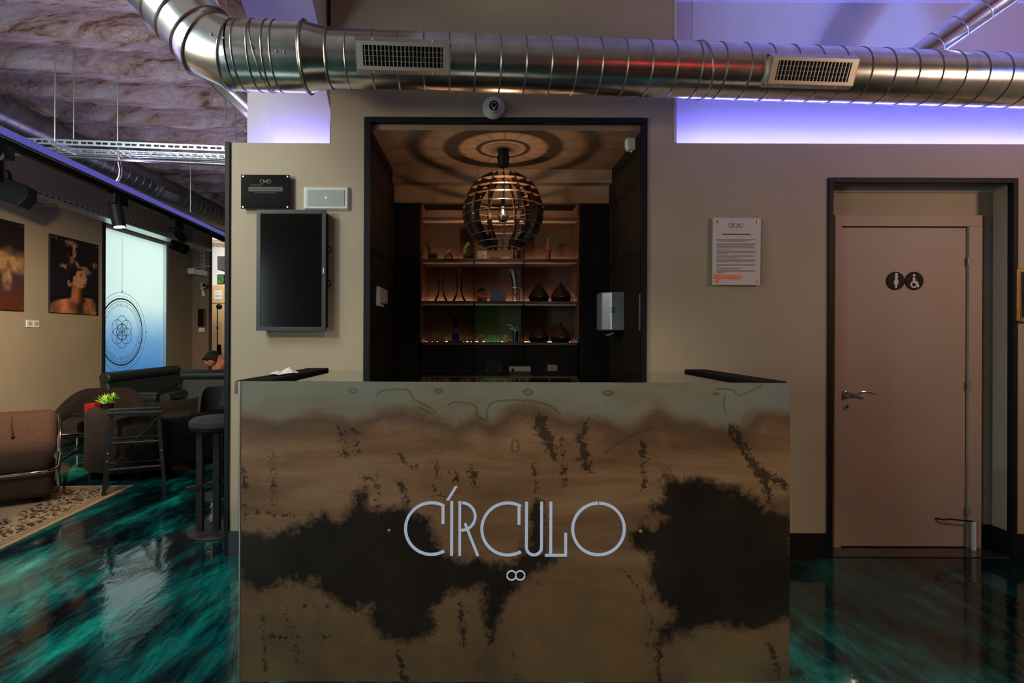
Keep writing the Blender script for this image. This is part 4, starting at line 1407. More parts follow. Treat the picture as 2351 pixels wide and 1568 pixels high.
# cards and dark ornaments behind the globe
cd = thing('info_card', 'white card with small print beside the lime dispenser', 'card', (ix(1108), YI, Z2))
MB().box(ix(1096), ix(1117), YI, YI + .004, Z2, Z2 + .077).build('card', M['paper'], cd)
MB().box(ix(1106), ix(1109), YI - .0008, YI, Z2 + .035, Z2 + .047).box(ix(1099), ix(1105), YI - .0008, YI, Z2 + .06, Z2 + .064).build('print', M['print_grey'], cd)
tag(MB().box(ix(1152), ix(1168), YI - .03, YI - .026, Z2, Z2 + .028).build('price_card', M['paper'], bevel=.001), 'little blank white card just under the globe', 'card')
o_ = MB()
for k in range(5):
    o_.tube([(ix(1122) + .012 * k, YI + .02, Z2 + .008), (ix(1122) + .02 + .012 * k, YI + .01, Z2 + .03), (ix(1122) + .03 + .013 * k, YI, Z2 + .012)], .006, 6)
tag(o_.build('twisted_ornament', M['blob']), 'low twisted dark ornament behind the globe\'s foot', 'ornament')
o_ = MB().lathe([(.001, 0), (.03, .002), (.034, .03), (.028, .06), (.036, .08)], (ix(1186), YI, Z2), 14)
tag(o_.build('dark_jar', M['smoke']), 'dark glass jar just right under the globe', 'jar')
# carved hand with a ball
hx = ix(1258)
t = thing('carved_hand', 'carved reddish wooden hand holding up a green ball', 'sculpture', (hx, YI, Z2))
hp = MB()
hp.tube([(hx, YI, Z2), (hx, YI, Z2 + .05), (hx - .002, YI, Z2 + .085)], [.019, .021, .024], 14)
for k, (dx, hh) in enumerate(((-.016, .06), (-.005, .068), (.006, .066), (.017, .055))):
    hp.tube([(hx + dx, YI, Z2 + .08), (hx + dx * 1.05, YI - .004, Z2 + .08 + hh * .6), (hx + dx * .8, YI - .010, Z2 + .08 + hh)], [.0085, .008, .006], 8)
hp.tube([(hx - .016, YI, Z2 + .05), (hx - .032, YI, Z2 + .075), (hx - .042, YI - .004, Z2 + .098)], [.01, .008, .006], 8)
hp.build('hand', M['wood_hand'], t)
MB().ball((hx + .004, YI - .006, Z2 + .168), .018, 14).build('ball', M['green_ball'], t)


# beaker shaped glass water pipes
def water_pipe(px, zb, label, cap):
    xx = ix(px)
    t = thing('glass_water_pipe', label, 'glassware', (xx, YI, zb), 'clear glass water pipes')
    MB().lathe([(.052, .0), (.052, .012), (.030, .055), (.0215, .08), (.0205, .23), (.025, .24), (.022, .25)], (xx, YI, zb), 26, caps=False).build('tube', M['thin_glass'], t)
    MB().lathe([(.051, .0008), (.051, .004)], (xx, YI, zb), 26).build('foot', M['thin_glass'], t)
    MB().lathe([(.019, .085), (.0195, .11)], (xx, YI, zb), 20).build('water', M['blob'], t)
    if cap:
        MB().lathe([(.018, .25), (.014, .26), (.012, .275), (.004, .29)], (xx, YI, zb), 16).build('stopper', M['glass'], t)
    MB().bar((xx + .03, YI, zb + .05), (xx + .056, YI, zb + .085), .02, .02).build('side_stem', M['glass'], t)


water_pipe(1012, Z1, 'clear glass water pipe without stopper, leftmost on its shelf', False)
water_pipe(1054, Z1, 'clear glass water pipe with a pointed stopper', True)
# mask ornament
xx = ix(1107)
t = thing('mask_ornament', 'copper coloured mask ornament beside a grey card', 'ornament', (xx, YI, Z1))
MB().ball((xx, YI, Z1 + .055), .05, 18, .85, .6, 1.1).build('head', M['smoke'], t)
fc = MB()
for k in range(9):
    a_ = PI * k / 8
    fc.tube([(xx - .035 * math.cos(a_) * 1.0, YI - .03, Z1 + .005), (xx - .040 * math.cos(a_), YI - .034, Z1 + .04), (xx - .024 * math.cos(a_), YI - .032, Z1 + .085)], [.006, .009, .005], 7)
fc.build('face_relief', M['blob'], t)
cd = thing('grey_card', 'grey card with handwriting in the shelf\'s middle', 'card', (ix(1143), YI - .04, Z1))
MB().box(X_(1124, YI - .04), X_(1161, YI - .04), YI - .04, YI - .036, Z1, Z1 + .092).build('card', mat('grey_card', srgb(120, 112, 116), .7, var=.03), cd)
hw_ = MB()
CFN = lambda a, b_, d: Vector((X_(a, YI - .04), YI - .04 - d, Z_(b_, YI - .04)))
hw_.ribbon([(1131, 668), (1133, 666), (1132, 671), (1135, 668), (1137, 670), (1139, 667), (1141, 670), (1144, 667), (1147, 670), (1150, 668), (1156, 668)], .6, CFN, 0, .0008)
words(hw_, 1137, 1145, 678, .7, CFN)
words(hw_, 1136, 1156, 683, .7, CFN)
hw_.build('handwriting', M['print'], cd)
# bent tall pipe with orange bands
xx = ix(1182)
t = thing('bent_glass_pipe', 'tall bent glass water pipe with orange bands', 'glassware', (xx, YI, Z1))
MB().tube([(xx, YI, Z1 + .008), (xx, YI, Z1 + .12), (xx - .004, YI, Z1 + .17), (xx - .012, YI, Z1 + .21), (xx - .022, YI, Z1 + .25)], .0205, 22, False).build('tube', M['thin_glass'], t)
MB().lathe([(.034, 0), (.034, .006), (.024, .01)], (xx, YI, Z1), 24).build('foot', M['glass'], t)
MB().lathe([(.0212, .046), (.0212, .058)], (xx, YI, Z1), 22, caps=False).build('band', M['orange'], t)
MB().lathe([(.0212, .112), (.0212, .118)], (xx, YI, Z1), 22, caps=False).build('band', M['white'], t)
xs_ = ix(1195)
MB().cyl((xs_, YI, Z1 + .01), (xs_, YI, Z1 + .115), .012, n=16, caps=False).build('side_tube', M['glass'], t)
MB().cyl((xs_, YI, Z1 + .10), (xs_, YI, Z1 + .117), .0125, n=16, caps=False).build('side_band', M['orange'], t)
MB().cyl((xx, YI, Z1 + .072), (xs_, YI, Z1 + .072), .005, n=8).build('connector', M['glass'], t)
MB().lathe([(.026, .0), (.032, .008), (.026, .016)], (xx - .025, YI, Z1 + .245), 14).build('rim', M['blob'], t)


# cone shaped vaporisers
def vaporiser(px, zb, label, hose):
    xx = ix(px)
    t = thing('cone_vaporiser', label, 'vaporiser', (xx, YI, zb), 'dark cone vaporisers')
    MB().lathe([(.001, .0), (.066, .001), (.076, .012), (.080, .03), (.083, .04)], (xx, YI, zb), 36).build('base', M['black'], t)
    MB().lathe([(.083, .04), (.080, .048), (.034, .118), (.022, .132), (.016, .134)], (xx, YI, zb), 36).build('cone', M['smoke'], t)
    MB().lathe([(.014, .134), (.014, .142), (.006, .146), (.004, .16)], (xx, YI, zb), 12).build('valve', M['black'], t)
    MB().box(xx - .016, xx + .016, YI - .0845, YI - .076, zb + .037, zb + .043).build('badge', M['grey_disp'], t)
    if hose == 'big':
        MB().tube([(xx + .055, YI, zb + .085), (xx + .085, YI, zb + .08), (xx + .1, YI, zb + .05), (xx + .09, YI, zb + .008)], .004, 8).build('hose', M['zinc'], t)
    elif hose:
        MB().tube([(xx - .07, YI - .03, zb + .055), (xx - .09, YI - .03, zb + .04), (xx - .1, YI - .03, zb + .01), (xx - .08, YI - .04, zb + .006)], .003, 8).build('hose', M['blob'], t)


vaporiser(1237, Z1, 'cone vaporiser without hose, upper shelf', '')
vaporiser(1287, Z1, 'cone vaporiser with pale hose on its right, upper shelf', 'big')
vaporiser(1237, Z0, 'cone vaporiser with thin hose on its left, lowest shelf', 'small')
vaporiser(1287, Z0, 'cone vaporiser without hose, right end of lowest shelf', '')

# lowest shelf: beads, blue beaker, green set, vase
spots = [(984, .017), (989, .020), (996, .014), (1001, .017), (1009, .018), (1013, .013), (1020, .010), (1062, .011), (1068, .012), (1078, .012), (1085, .012), (1103, .012)]
YF = 4.24
bx_ = lambda q: X_(q, YF)
whr = ['far left of the lowest shelf', 'left end of the lowest shelf, largest of its heap', 'in the heap left of the blue beaker', 'in the middle of the heap left of the blue beaker', 'at the right side of the heap left of the blue beaker', 'in front of a little upright tube', 'left of the blue beaker\'s tray', 'just right of the blue beaker\'s tray', 'second right of the blue beaker\'s tray', 'halfway between blue beaker and green set', 'third right of the blue beaker\'s tray', 'left beside the green glass set']
lastx = -9
for k, (q, r_) in enumerate(spots):
    yy = YF + (.035 if k % 2 else -.01)
    xx = X_(q, yy)
    bd_ = thing('glass_bead', 'round copper glass bead ' + whr[k], 'bead', (xx, yy, Z0), 'copper glass beads')
    MB().ball((xx, yy, Z0 + r_), r_, 14).build('body', M['blob'], bd_)
    MB().lathe([(.004, 0), (.006, .006), (.003, .009)], (xx, yy, Z0 + 2 * r_ - .002), 8).build('neck', M['blob'], bd_)
tag(MB().lathe([(.008, 0), (.006, .03), (.008, .055), (.007, .056)], (ix(1015), YI + .02, Z0), 12).build('upright_tube', M['blob']), 'little upright copper tube behind the beads', 'ornament')
xx = ix(1046)
tr = tag(MB().box(xx - .06, xx + .05, YI - .045, YI + .045, Z0, Z0 + .012).build('small_tray', M['smoke'], bevel=.004), 'flat dark tray under the blue beaker', 'tray')
t = thing('blue_beaker', 'deep blue glass beaker with a dark neck on a flat tray', 'glassware', (xx, YI, Z0 + .0125))
zb = Z0 + .0125
MB().lathe([(.001, 0), (.037, .001), (.038, .006), (.022, .055), (.0215, .06)], (xx, YI, zb), 26).build('flask', M['glass_blue'], t)
MB().lathe([(.0215, .06), (.0215, .105)], (xx, YI, zb), 24, caps=False).build('clear_band', M['glass'], t)
MB().lathe([(.0215, .105), (.0215, .178), (.018, .178), (.018, .11)], (xx, YI, zb), 24, caps=False).build('neck', M['black'], t)
MB().tube([(xx - .018, YI, zb + .025), (xx - .045, YI, zb + .06)], [.009, .011], 10).build('side_stem', M['blob'], t)
# green lit glass set
gx0 = ix(1125)
t = thing('green_tube_set', 'green lit glass rack with four upright tubes', 'glassware', (ix(1134), YI, Z0))
MB().box(ix(1113), ix(1151), YI - .02, YI + .02, Z0, Z0 + .014).build('rack', M['glass_green'], t, bevel=.003)
for q in (1123, 1129.8, 1136.5, 1143.8):
    MB().cyl((ix(q), YI, Z0 + .01), (ix(q), YI, Z0 + .056), .0062, n=12).build('tube', M['glass_green'], t)
for q, lab in ((1103, 'green glass flower left of the tube rack'), (1161, 'green glass flower right of the tube rack')):
    fl = MB()
    yy = YI + .03
    fl.cyl((ix(q), yy, Z0), (ix(q), yy, Z0 + .035), .005, n=8)
    for k in range(7):
        a_ = 2 * PI * k / 7
        fl.tube([(ix(q), yy, Z0 + .03), (ix(q) + .022 * math.cos(a_), yy + .012 * math.sin(a_), Z0 + .045 + .014 * math.sin(a_))], [.004, .007], 7)
    fl.box(ix(q) - .02, ix(q) + .02, yy - .012, yy + .012, Z0, Z0 + .008)
    tag(fl.build('glass_flower', M['glass_green']), lab, 'ornament', 'green glass flowers')
lamp('green_shelf_light', 'AREA', (ix(1138), YN + .05, shelfZ[1] - .04), (ix(1138), YI, Z0), .10, (.12, 1.0, .2), .26, .01)
xx = ix(1183)
tag(MB().box(ix(1164), ix(1198), YI - .03, YI + .03, Z0, Z0 + .008).build('wood_slab', M['shelf'], bevel=.002), 'thin wooden slab under the dark blue vase', 'tray')
t = thing('blue_vase', 'dark blue cylinder vase with curling glass stems', 'vase', (xx, YI, Z0 + .0085))
zb = Z0 + .0085
MB().lathe([(.001, 0), (.0225, .001), (.0225, .075), (.019, .075), (.019, .02)], (xx, YI, zb), 24).build('vase', mat('dark_blue_ceramic', srgb(22, 44, 78), .3, var=.1), t)
for pts, mt in ((((0, .07), (-.012, .1), (-.035, .125), (-.072, .13)), 'glass_green'), (((0, .07), (-.01, .09), (-.03, .1), (-.045, .094)), 'zinc'), (((0, .07), (.008, .1), (.022, .116), (.04, .117)), 'blob'), (((0, .07), (.01, .085), (.025, .088), (.04, .094)), 'blob')):
    MB().tube([(xx + a_, YI, zb + b_) for a_, b_ in pts], [.005, .006, .007, .003], 8).build('stem', M[mt], t)

# ---------------------------------------------------------------- other things in the niche
dk_ = thing('work_desk', 'black work desk hidden behind the counter in the niche', 'desk', (.13, 3.9, 0))
MB().box(NL + .02, NR - .02, 3.72, YN - .03, .93, .955).build('desk_top', M['black'], dk_)
for xx in (NL + .05, NR - .05):
    for yy in (3.76, YN - .07):
        MB().box(xx - .02, xx + .02, yy - .02, yy + .02, 0, .93).build('leg', M['black'], dk_)
ch = thing('studded_chest', 'small black domed chest with silver studs on the desk', 'chest', (X_(1134, 3.9), 3.9, .9555))
xx = X_(1134, 3.9)
MB().prism([(-.06, 0), (.06, 0), (.06, .17), (.045, .2), (.02, .212), (-.02, .212), (-.045, .2), (-.06, .17)], lambda a, b_, d: Vector((xx + a, 3.88 + d, .9555 + b_)), 0, .08).build('body', M['black'], ch)
for sx_ in (-.05, .035, .055):
    for k in range(3):
        MB().ball((xx + sx_, 3.879, .9555 + .1 + .033 * k), .0028, 6).build('stud', M['zinc'], ch)
b2 = thing('grey_box', 'plain grey box on the desk below the shelves', 'box', (X_(1193, 3.9), 3.9, .9555))
MB().box(X_(1169, 3.9), X_(1217, 3.9), 3.84, 3.96, .9555, Z_(842, 3.84)).build('body', mat('grey_carton', srgb(104, 98, 94), .6, var=.06), b2, bevel=.002)
MB().box(X_(1174, 3.9), X_(1180, 3.9), 3.8395, 3.84, Z_(858, 3.84), Z_(846, 3.84)).build('label', M['black'], b2)
sd = thing('label_printer', 'small grey device on a dark stand on the desk', 'printer', (X_(1272, 3.9), 3.9, .9555))
MB().box(X_(1248, 3.9), X_(1295, 3.9), 3.85, 3.97, .9555, Z_(852, 3.85)).build('stand', M['blacksatin'], sd, bevel=.003)
MB().box(X_(1258, 3.9), X_(1279, 3.9), 3.87, 3.95, Z_(852, 3.85), Z_(838, 3.85)).build('device', mat('device_grey', srgb(92, 86, 80), .5, var=.05), sd, bevel=.004)
tag(MB().lathe([(.008, 0), (.009, .05), (.012, .06), (.012, .075), (.004, .085)], (X_(862, 3.6), 3.6, Z_(864, 3.6)), 14).lathe([(.006, -.25), (.006, 0)], (X_(862, 3.6), 3.6, Z_(864, 3.6)), 8).lathe([(.05, -(Z_(864, 3.6))), (.05, -(Z_(864, 3.6)) + .01), (.006, -(Z_(864, 3.6)) + .02), (.006, -.25)], (X_(862, 3.6), 3.6, Z_(864, 3.6)), 16).build('queue_post', M['zinc']), 'slim post with a pale rounded head inside the niche\'s left side', 'post')
# paper towel dispenser on the right niche wall
DY0, DY1 = 3.66, 3.93
dz0, dz1 = Z_(758, 3.75), Z_(671, 3.75)
xo = NR
dw = .15
tdp = thing('towel_dispenser', 'silver grey paper towel dispenser on the niche\'s right wall', 'dispenser', (NR - dw / 2, (DY0 + DY1) / 2, dz0))
MB().prism([(xo, DY0), (xo, DY1), (xo - dw * .55, DY1), (xo - dw, DY1 - .07), (xo - dw, DY0 + .05), (xo - dw * .6, DY0)], lambda a, b_, d: Vector((a, b_, d)), dz0, dz1).build('housing', M['grey_disp'], tdp, bevel=.008)
gsl = MB()
for k in range(6):
    zz = (dz0 + dz1) / 2 - .01 + .007 * k
    gsl.bar((xo - dw * .62, DY0 - .0008, zz), (xo - dw * .45, DY0 - .0008, zz), .002, .003)
gsl.build('window_slots', M['black'], tdp)
MB().bar((xo - dw * .75, DY0 + .06, dz0 - .035), (xo - dw * .4, DY0 + .06, dz0 - .014), .03, .012).build('lever', M['grey_disp'], tdp)
MB().box(xo - dw * .62, xo - dw * .42, DY0 + .04, DY0 + .09, dz0 - .012, dz0).build('spout', M['black'], tdp)
# thermostat on the left niche wall
ty0, ty1 = 3.44, 3.62
th_ = thing('control_box', 'small white box on the niche\'s left wall', 'box', (NL, 3.53, Z_(706, 3.5)))
MB().box(NL, NL + .02, ty0, ty1, Z_(704, 3.5), Z_(660, 3.5)).build('plate', M['white'], th_, bevel=.004)
MB().box(NL + .02, NL + .05, ty0 + .05, ty1 - .03, Z_(698, 3.5), Z_(664, 3.5)).build('cover', M['lens'], th_, bevel=.006)
# motion sensor
sy = 3.44
se = thing('motion_sensor', 'white motion sensor high in the niche\'s right corner', 'sensor', (NR, sy, Z_(347, sy)))
MB().prism([(0, 0), (-.045, .006), (-.056, .03), (-.056, .09), (-.04, .118), (0, .122)], lambda a, b_, d: Vector((NR + a, sy + d, Z_(346, sy) + b_)), -.03, .03).build('housing', M['offwhite'], se, bevel=.006)
MB().ball((NR - .02, sy - .01, Z_(347, sy) - .002), .008, 8).build('knob', M['offwhite'], se)
# strike plate on the frame
tag(MB().box(NR - .004 - .0, NR + .0005, YW + .02, YW + .05, Z_(758, YW), Z_(672, YW)).build('strike_plate', M['zinc']), 'thin metal strike plate on the niche frame\'s right jamb', 'plate')
# ---------------------------------------------------------------- lounge: pictures, sockets
def print_mesh(name, fn, corners, mt, parent, n=120):
    """flat print as a fine grid coloured point by point; fn(u, v) -> srgb 0..255"""
    a, b_, c, d = corners
    u = np.linspace(0, 1, n)
    uu_, vv_ = np.meshgrid(u, u)
    uu_, vv_ = uu_.ravel(), vv_.ravel()
    off = OFF[parent]
    vs = []
    for q, r_ in zip(uu_, vv_):
        p_ = (a * (1 - q) + b_ * q) * (1 - r_) + (d * (1 - q) + c * q) * r_
        vs.append(tuple(p_ - off))
    fs = [(j * n + i, (j + 1) * n + i, (j + 1) * n + i + 1, j * n + i + 1) for j in range(n - 1) for i in range(n - 1)]
    me = bpy.data.meshes.new(name)
    me.from_pydata(vs, [], fs)
    rgb = np.clip(fn(uu_, vv_) / 255, 0, 1)
    lin = np.where(rgb <= .04045, rgb / 12.92, ((rgb + .055) / 1.055) ** 2.4)
    at_ = me.attributes.new('print', 'FLOAT_COLOR', 'POINT')
    at_.data.foreach_set('color', np.concatenate([lin, np.ones((len(lin), 1))], 1).astype(np.float32).ravel())
    me.materials.append(mt)
    o = bpy.data.objects.new(name, me)
    COL.objects.link(o)
    o.parent = parent
    OFF[o] = off
    return o


m, nt, b = new_mat('photo_print')
a_ = nt.nodes.new('ShaderNodeAttribute')
a_.attribute_name = 'print'
L(nt, a_.outputs['Color'], b.inputs['Base Color'])
b.inputs['Roughness'].default_value = .35
M['photo'] = m


def vnoise(u, v, s, seed=0, oct_=4):
    out_ = np.zeros(len(u))
    amp = 1.0
    for o in range(oct_):
        out_ += amp * np.array([noise.noise((a * s * 2 ** o, b_ * s * 2 ** o, seed + o * 7.3)) for a, b_ in zip(u, v)])
        amp *= .55
    return out_


def soft(d, w_):
    return np.clip(.5 - d / (2 * w_), 0, 1)[:, None]


def pz(q):
    u = (q[0] - 622) / 598
    t, bt = 275 + 155 * u, 1290 + 35 * u
    return (u, (q[1] - t) / (bt - t))


def portrait(u, v):
    P = np.stack([u, v], 1)
    n1 = vnoise(u, v, 6, 1)
    n2 = vnoise(u, v, 11, 5)
    col = np.tile(np.array([24., 18, 22]), (len(u), 1))
    night = soft(np.abs(v - .55) - .12, .12) * .6
    col = col * (1 - night) + np.array([34, 28, 52]) * night
    lv = sdf_poly(P, [pz(q) for q in ((690, 320), (880, 350), (960, 400), (950, 520), (935, 600), (1010, 680), (1060, 700), (1120, 790), (1080, 815), (1000, 760), (930, 720), (850, 640), (780, 560), (860, 540), (870, 450), (760, 390))])
    lv = np.minimum(lv, sdf_poly(P, [pz(q) for q in ((735, 650), (790, 660), (850, 650), (800, 720), (760, 710))]))
    lv = np.minimum(lv, sdf_poly(P, [pz(q) for q in ((1130, 680), (1210, 660), (1215, 740), (1150, 720))]))
    k = soft(lv + n1 * .05 + n2 * .05 + .02, .02)
    col = col * (1 - k) + (np.array([206, 160, 118]) * (.75 + .35 * np.clip(n2, -1, 1))[:, None]) * k
    sh = sdf_poly(P, [pz(q) for q in ((600, 1230), (640, 1165), (700, 1130), (850, 1108), (1040, 1105), (1140, 1120), (1190, 1170), (1195, 1330), (600, 1310))])
    shade = .74 + .3 * n1 - .35 * np.exp(-((u - .62) / .07) ** 2) + .25 * np.exp(-((u - .30) / .12) ** 2) + .1 * np.exp(-((u - .85) / .06) ** 2)
    k = soft(sh, .012)
    col = col * (1 - k) + np.array([186, 118, 84]) * np.clip(shade, .3, 1.2)[:, None] * k
    nk = sdf_poly(P, [pz(q) for q in ((885, 930), (1010, 970), (1025, 1010), (1005, 1090), (1060, 1160), (820, 1160), (868, 1090), (872, 1010))])
    k = soft(nk, .012)
    col = col * (1 - k) + np.array([180, 112, 80]) * np.clip(.95 - .9 * np.clip(u - .53, 0, 1) / .16 + .15 * n1, .25, 1.1)[:, None] * k
    fc = sdf_poly(P, [pz(q) for q in ((905, 790), (940, 735), (1000, 745), (1050, 790), (1062, 840), (1079, 870), (1060, 888), (1066, 912), (1050, 935), (1050, 962), (1000, 982), (945, 968), (880, 930), (880, 860))])
    k = soft(fc, .012)
    col = col * (1 - k) + np.array([204, 146, 112]) * np.clip(.95 + .12 * n1 - .5 * soft(np.hypot(u - .62, (v - .47) * 1.0) - .02, .02)[:, 0] - .5 * soft(np.hypot((u - .69) * .6, v - .60) - .014, .012)[:, 0], .3, 1.2)[:, None] * k
    er = np.hypot((u - .38) * .95, v - .60) - .045
    k = soft(er, .01)
    col = col * (1 - k) + np.array([190, 130, 100]) * np.clip(1 - .5 * soft(er + .028, .015), 0, 1) * k
    hr = sdf_poly(P, [pz(q) for q in ((850, 800), (880, 760), (930, 725), (1000, 735), (930, 770), (915, 810), (890, 870), (870, 900), (850, 880))])
    k = soft(hr + n2 * .02, .012)
    col = col * (1 - k) + np.array([22, 16, 16]) * k
    return col


def cloud(u, v):
    n1 = vnoise(u, v, 4, 3)
    n2 = vnoise(u, v, 9, 8)
    col = np.tile(np.array([34., 24, 22]), (len(u), 1))
    k = soft(np.abs(v - .47 + .05 * n1) - .13 + .04 * n2, .05)
    col = col * (1 - k) + np.array([208, 158, 112]) * (.75 + .3 * n2)[:, None] * k
    k = soft(.60 - v + .04 * n1, .06)
    col = col * (1 - k) + (np.array([62, 46, 66]) * (1 - np.clip((v - .6) / .35, 0, 1))[:, None] + np.array([92, 48, 28]) * np.clip((v - .6) / .35, 0, 1)[:, None]) * k
    k = soft(np.hypot((u - .72), (v - .66) * .8) - .09 + .03 * n2, .03)
    col = col * (1 - k) + np.array([196, 150, 120]) * (.6 + .5 * n1)[:, None] * k
    return col


nl = Vector((1, 0.0234, 0)).normalized()


def wallpic(pxa, ya0, ya1, pxb, yb0, yb1, name, label, fn, d=.035, ext=0):
    Ya, Yb = wl(pxa) if pxa > -200 else wl(-200), wl(pxb)
    za, zb_ = (Z_(ya1, Ya) + Z_(yb1, Yb)) / 2, (Z_(ya0, Ya) + Z_(yb0, Yb)) / 2
    A, B_ = Vector((wx(Ya), Ya, 0)), Vector((wx(Yb), Yb, 0))
    t = thing(name, label, 'picture', (A + B_) / 2 + Vector((0, 0, za)), 'photographs on the lounge wall')
    pt = lambda q, zz, dd: q + nl * dd + Vector((0, 0, zz))
    MB().hexa([pt(A, za, .012), pt(A, za, d - .001), pt(B_, za, d - .001), pt(B_, za, .012), pt(A, zb_, .012), pt(A, zb_, d - .001), pt(B_, zb_, d - .001), pt(B_, zb_, .012)]).build('panel', M['frame_grey'], t)
    print_mesh('print', fn, (pt(A, zb_, d), pt(B_, zb_, d), pt(B_, za, d), pt(A, za, d)), M['photo'], t)
    for q in (A, B_):
        for zz in (za, zb_):
            s_ = .03 if q is A else -.03
            c = q + Vector((0, 1, 0)) * s_
            c = pt(c, zz + (.03 if zz == za else -.03), d)
            MB().cyl(pt(Vector((c.x, c.y, 0)) - nl * d, c.z, 0), c + nl * .003, .009, n=10).build('standoff', M['zinc'], t)
    return t


wallpic(108, 539, 720, 218, 566, 726, 'wall_photograph', 'photograph of a bare-shouldered person under leaves beside the window', portrait)
wallpic(-105, 478, 711, 47, 522, 716, 'wall_photograph', 'dark photograph with a glowing cloud at the left edge', cloud)
# double socket
Ya, Yb = wl(59), wl(88)
sk = thing('double_socket', 'white double wall socket under the portrait photograph', 'socket', (wx(Ya), Ya, Z_(755, Ya)))
A, B_ = Vector((wx(Ya), Ya, 0)), Vector((wx(Yb), Yb, 0))
for q0, q1 in ((0, .48), (.52, 1)):
    a0, b0 = A.lerp(B_, q0), A.lerp(B_, q1)
    z0, z1 = Z_(755, Ya), Z_(738, Ya)
    pt = lambda q, zz, dd: q + nl * dd + Vector((0, 0, zz))
    pl_ = MB().hexa([pt(a0, z0, 0), pt(a0, z0, .012), pt(b0, z0, .012), pt(b0, z0, 0), pt(a0, z1, 0), pt(a0, z1, .012), pt(b0, z1, .012), pt(b0, z1, 0)]).build('plate', M['white'], sk, bevel=.002)
    c = pt((a0 + b0) / 2, (z0 + z1) / 2, .0125)
    MB().lathe([(.017, 0), (.02, .002), (.02, .003)], c, 18, 'x').build('outlet', M['lens'], pl_)

# ---------------------------------------------------------------- lounge: overhead services
# cable tray hung on rods
def sp(px, py, Y):
    return W(px, py, Y)


ta, tb = W(62, 327, 4.02), W(517, 345, 4.22)
td_ = (tb - ta).normalized()
te = tb + td_ * .8
tn = Vector((-td_.y, td_.x, 0)).normalized()
ct = thing('cable_tray', 'zinc wire cable tray hung across the lounge', 'cable tray', (ta + te) / 2 - Vector((0, 0, .05)))
ln_ = (te - ta).length
for k, (dd, zz) in enumerate(((0, .0), (.2, .0))):
    a0 = ta + tn * dd
    rl = MB().bar(a0 + Vector((0, 0, .028)), a0 + td_ * ln_ + Vector((0, 0, .028)), .006, .012).bar(a0 + Vector((0, 0, -.002)), a0 + td_ * ln_ + Vector((0, 0, -.002)), .006, .012)
    n = int(ln_ / .05)
    for i in range(n + 1):
        q = a0 + td_ * (i * ln_ / n)
        rl.bar(q, q + Vector((0, 0, .026)), .02 if i % 2 else .008, .004, tn)
    rl.build('side_rail', M['zinc'], ct)
wi = None
n = int(ln_ / .06)
for i in range(n):
    if wi is None:
        q = ta + td_ * .03
        wi = MB().cyl(q + Vector((0, 0, -.03)), q + tn * .2 + Vector((0, 0, -.03)), .0025, n=6).build('cross_wire', M['zinc'], ct)
    else:
        o = wi.copy()
        COL.objects.link(o)
        o.parent = ct
        o.location = td_ * (i * .06)
for k in range(5):
    q = ta + tn * (.05 * k) + Vector((0, 0, -.033))
    MB().cyl(q, q + td_ * ln_, .0025, n=6).build('long_wire', M['zinc'], ct)
MB().cyl(W(122, 332, 4.03), W(175, 355, 4.28), .011, n=10).build('tray_arm', M['zinc'], ct)
for q, yb_, Y, lab in ((126, 325, 4.03, 'leftmost rod of the cable tray'), (169, 319, 4.25, 'second rod of the cable tray from the left'), (270, 324, 4.12, 'third rod of the cable tray, above the brass clamp'), (516, 345, 4.2, 'rod of the cable tray at the wall edge'), (541, 340, 4.3, 'rod just right of the one at the wall edge'), (437, 487, 5.6, 'long rod reaching below the cable tray')):
    rod(q, 0, yb_, Y, 'thin steel rod: ' + lab, .0045, ZC + .2)
# conduit below the tray
pa_, pb_ = W(-40, 350, 4.08), W(530, 378, 4.2)
cp = thing('conduit_pipe', 'grey-green steel pipe running under the cable tray', 'pipe', (pa_ + pb_) / 2)
MB().cyl(pa_, pb_ + (pb_ - pa_) * .4, .0135, n=14).build('pipe', M['steel_dark'], cp)
cl_ = W(272, 360, 4.13)
MB().bar(cl_ + Vector((0, 0, .10)), cl_ + Vector((0, 0, -.01)), .014, .006).build('clamp', M['zinc'], cp)
MB().ball(cl_ + Vector((.012, -.01, -.012)), .011, 8).build('clamp_nut', M['copper'], cp)
for k in range(3):
    q0 = W(271 + 3 * k, 372, 4.1)
    MB().tube([q0, q0 + Vector((.012, 0, -.06)), q0 + Vector((.006, 0, -.11)), q0 + Vector((-.02, 0, -.155))], .004, 6).build('hanging_cable', (M['white'], M['black'], M['blob'])[k], cp)

# light track; the violet reflected on its side is painted as a glowing face
D_ = 1.15
k0, k1 = W(0, 302, F * D_ / 470), W(517, 541, F * D_ / 233)
kd = (k1 - k0).normalized()
ks, ke = k0 - kd * 1.2, k1 + kd * .6
tk = thing('light_track', 'long black light track with a violet lit profile on top', 'light track', (ks + ke) / 2)
M['profile_sheen'] = emis('violet_reflection_glow', (.17, .15, .70, 1), .55)
up_ = Vector((0, 0, 1))
MB().bar(ks, ke, .05, .048, up_).build('profile', M['zinc'], tk)
ksd = kd.cross(up_).normalized()
MB().bar(ks + ksd * .0255, ke + ksd * .0255, .001, .040, up_).build('reflection_face', M['profile_sheen'], tk)
MB().bar(ks + up_ * .026, ke + up_ * .026, .03, .003, up_).build('uplight_strip', M['led_up'], tk)
MB().bar(ks - up_ * .05, ke - up_ * .05, .036, .048, up_).build('track', M['black'], tk)
MB().bar(ks - up_ * .032 + ksd * .019, ke - up_ * .032 + ksd * .019, .003, .006, up_).build('track_edge', M['zinc'], tk)


def on_track(px):
    u = (px - CX) / F
    t = (u * ks.y - ks.x) / (kd.x - u * kd.y)
    return ks + kd * t - up_ * .075


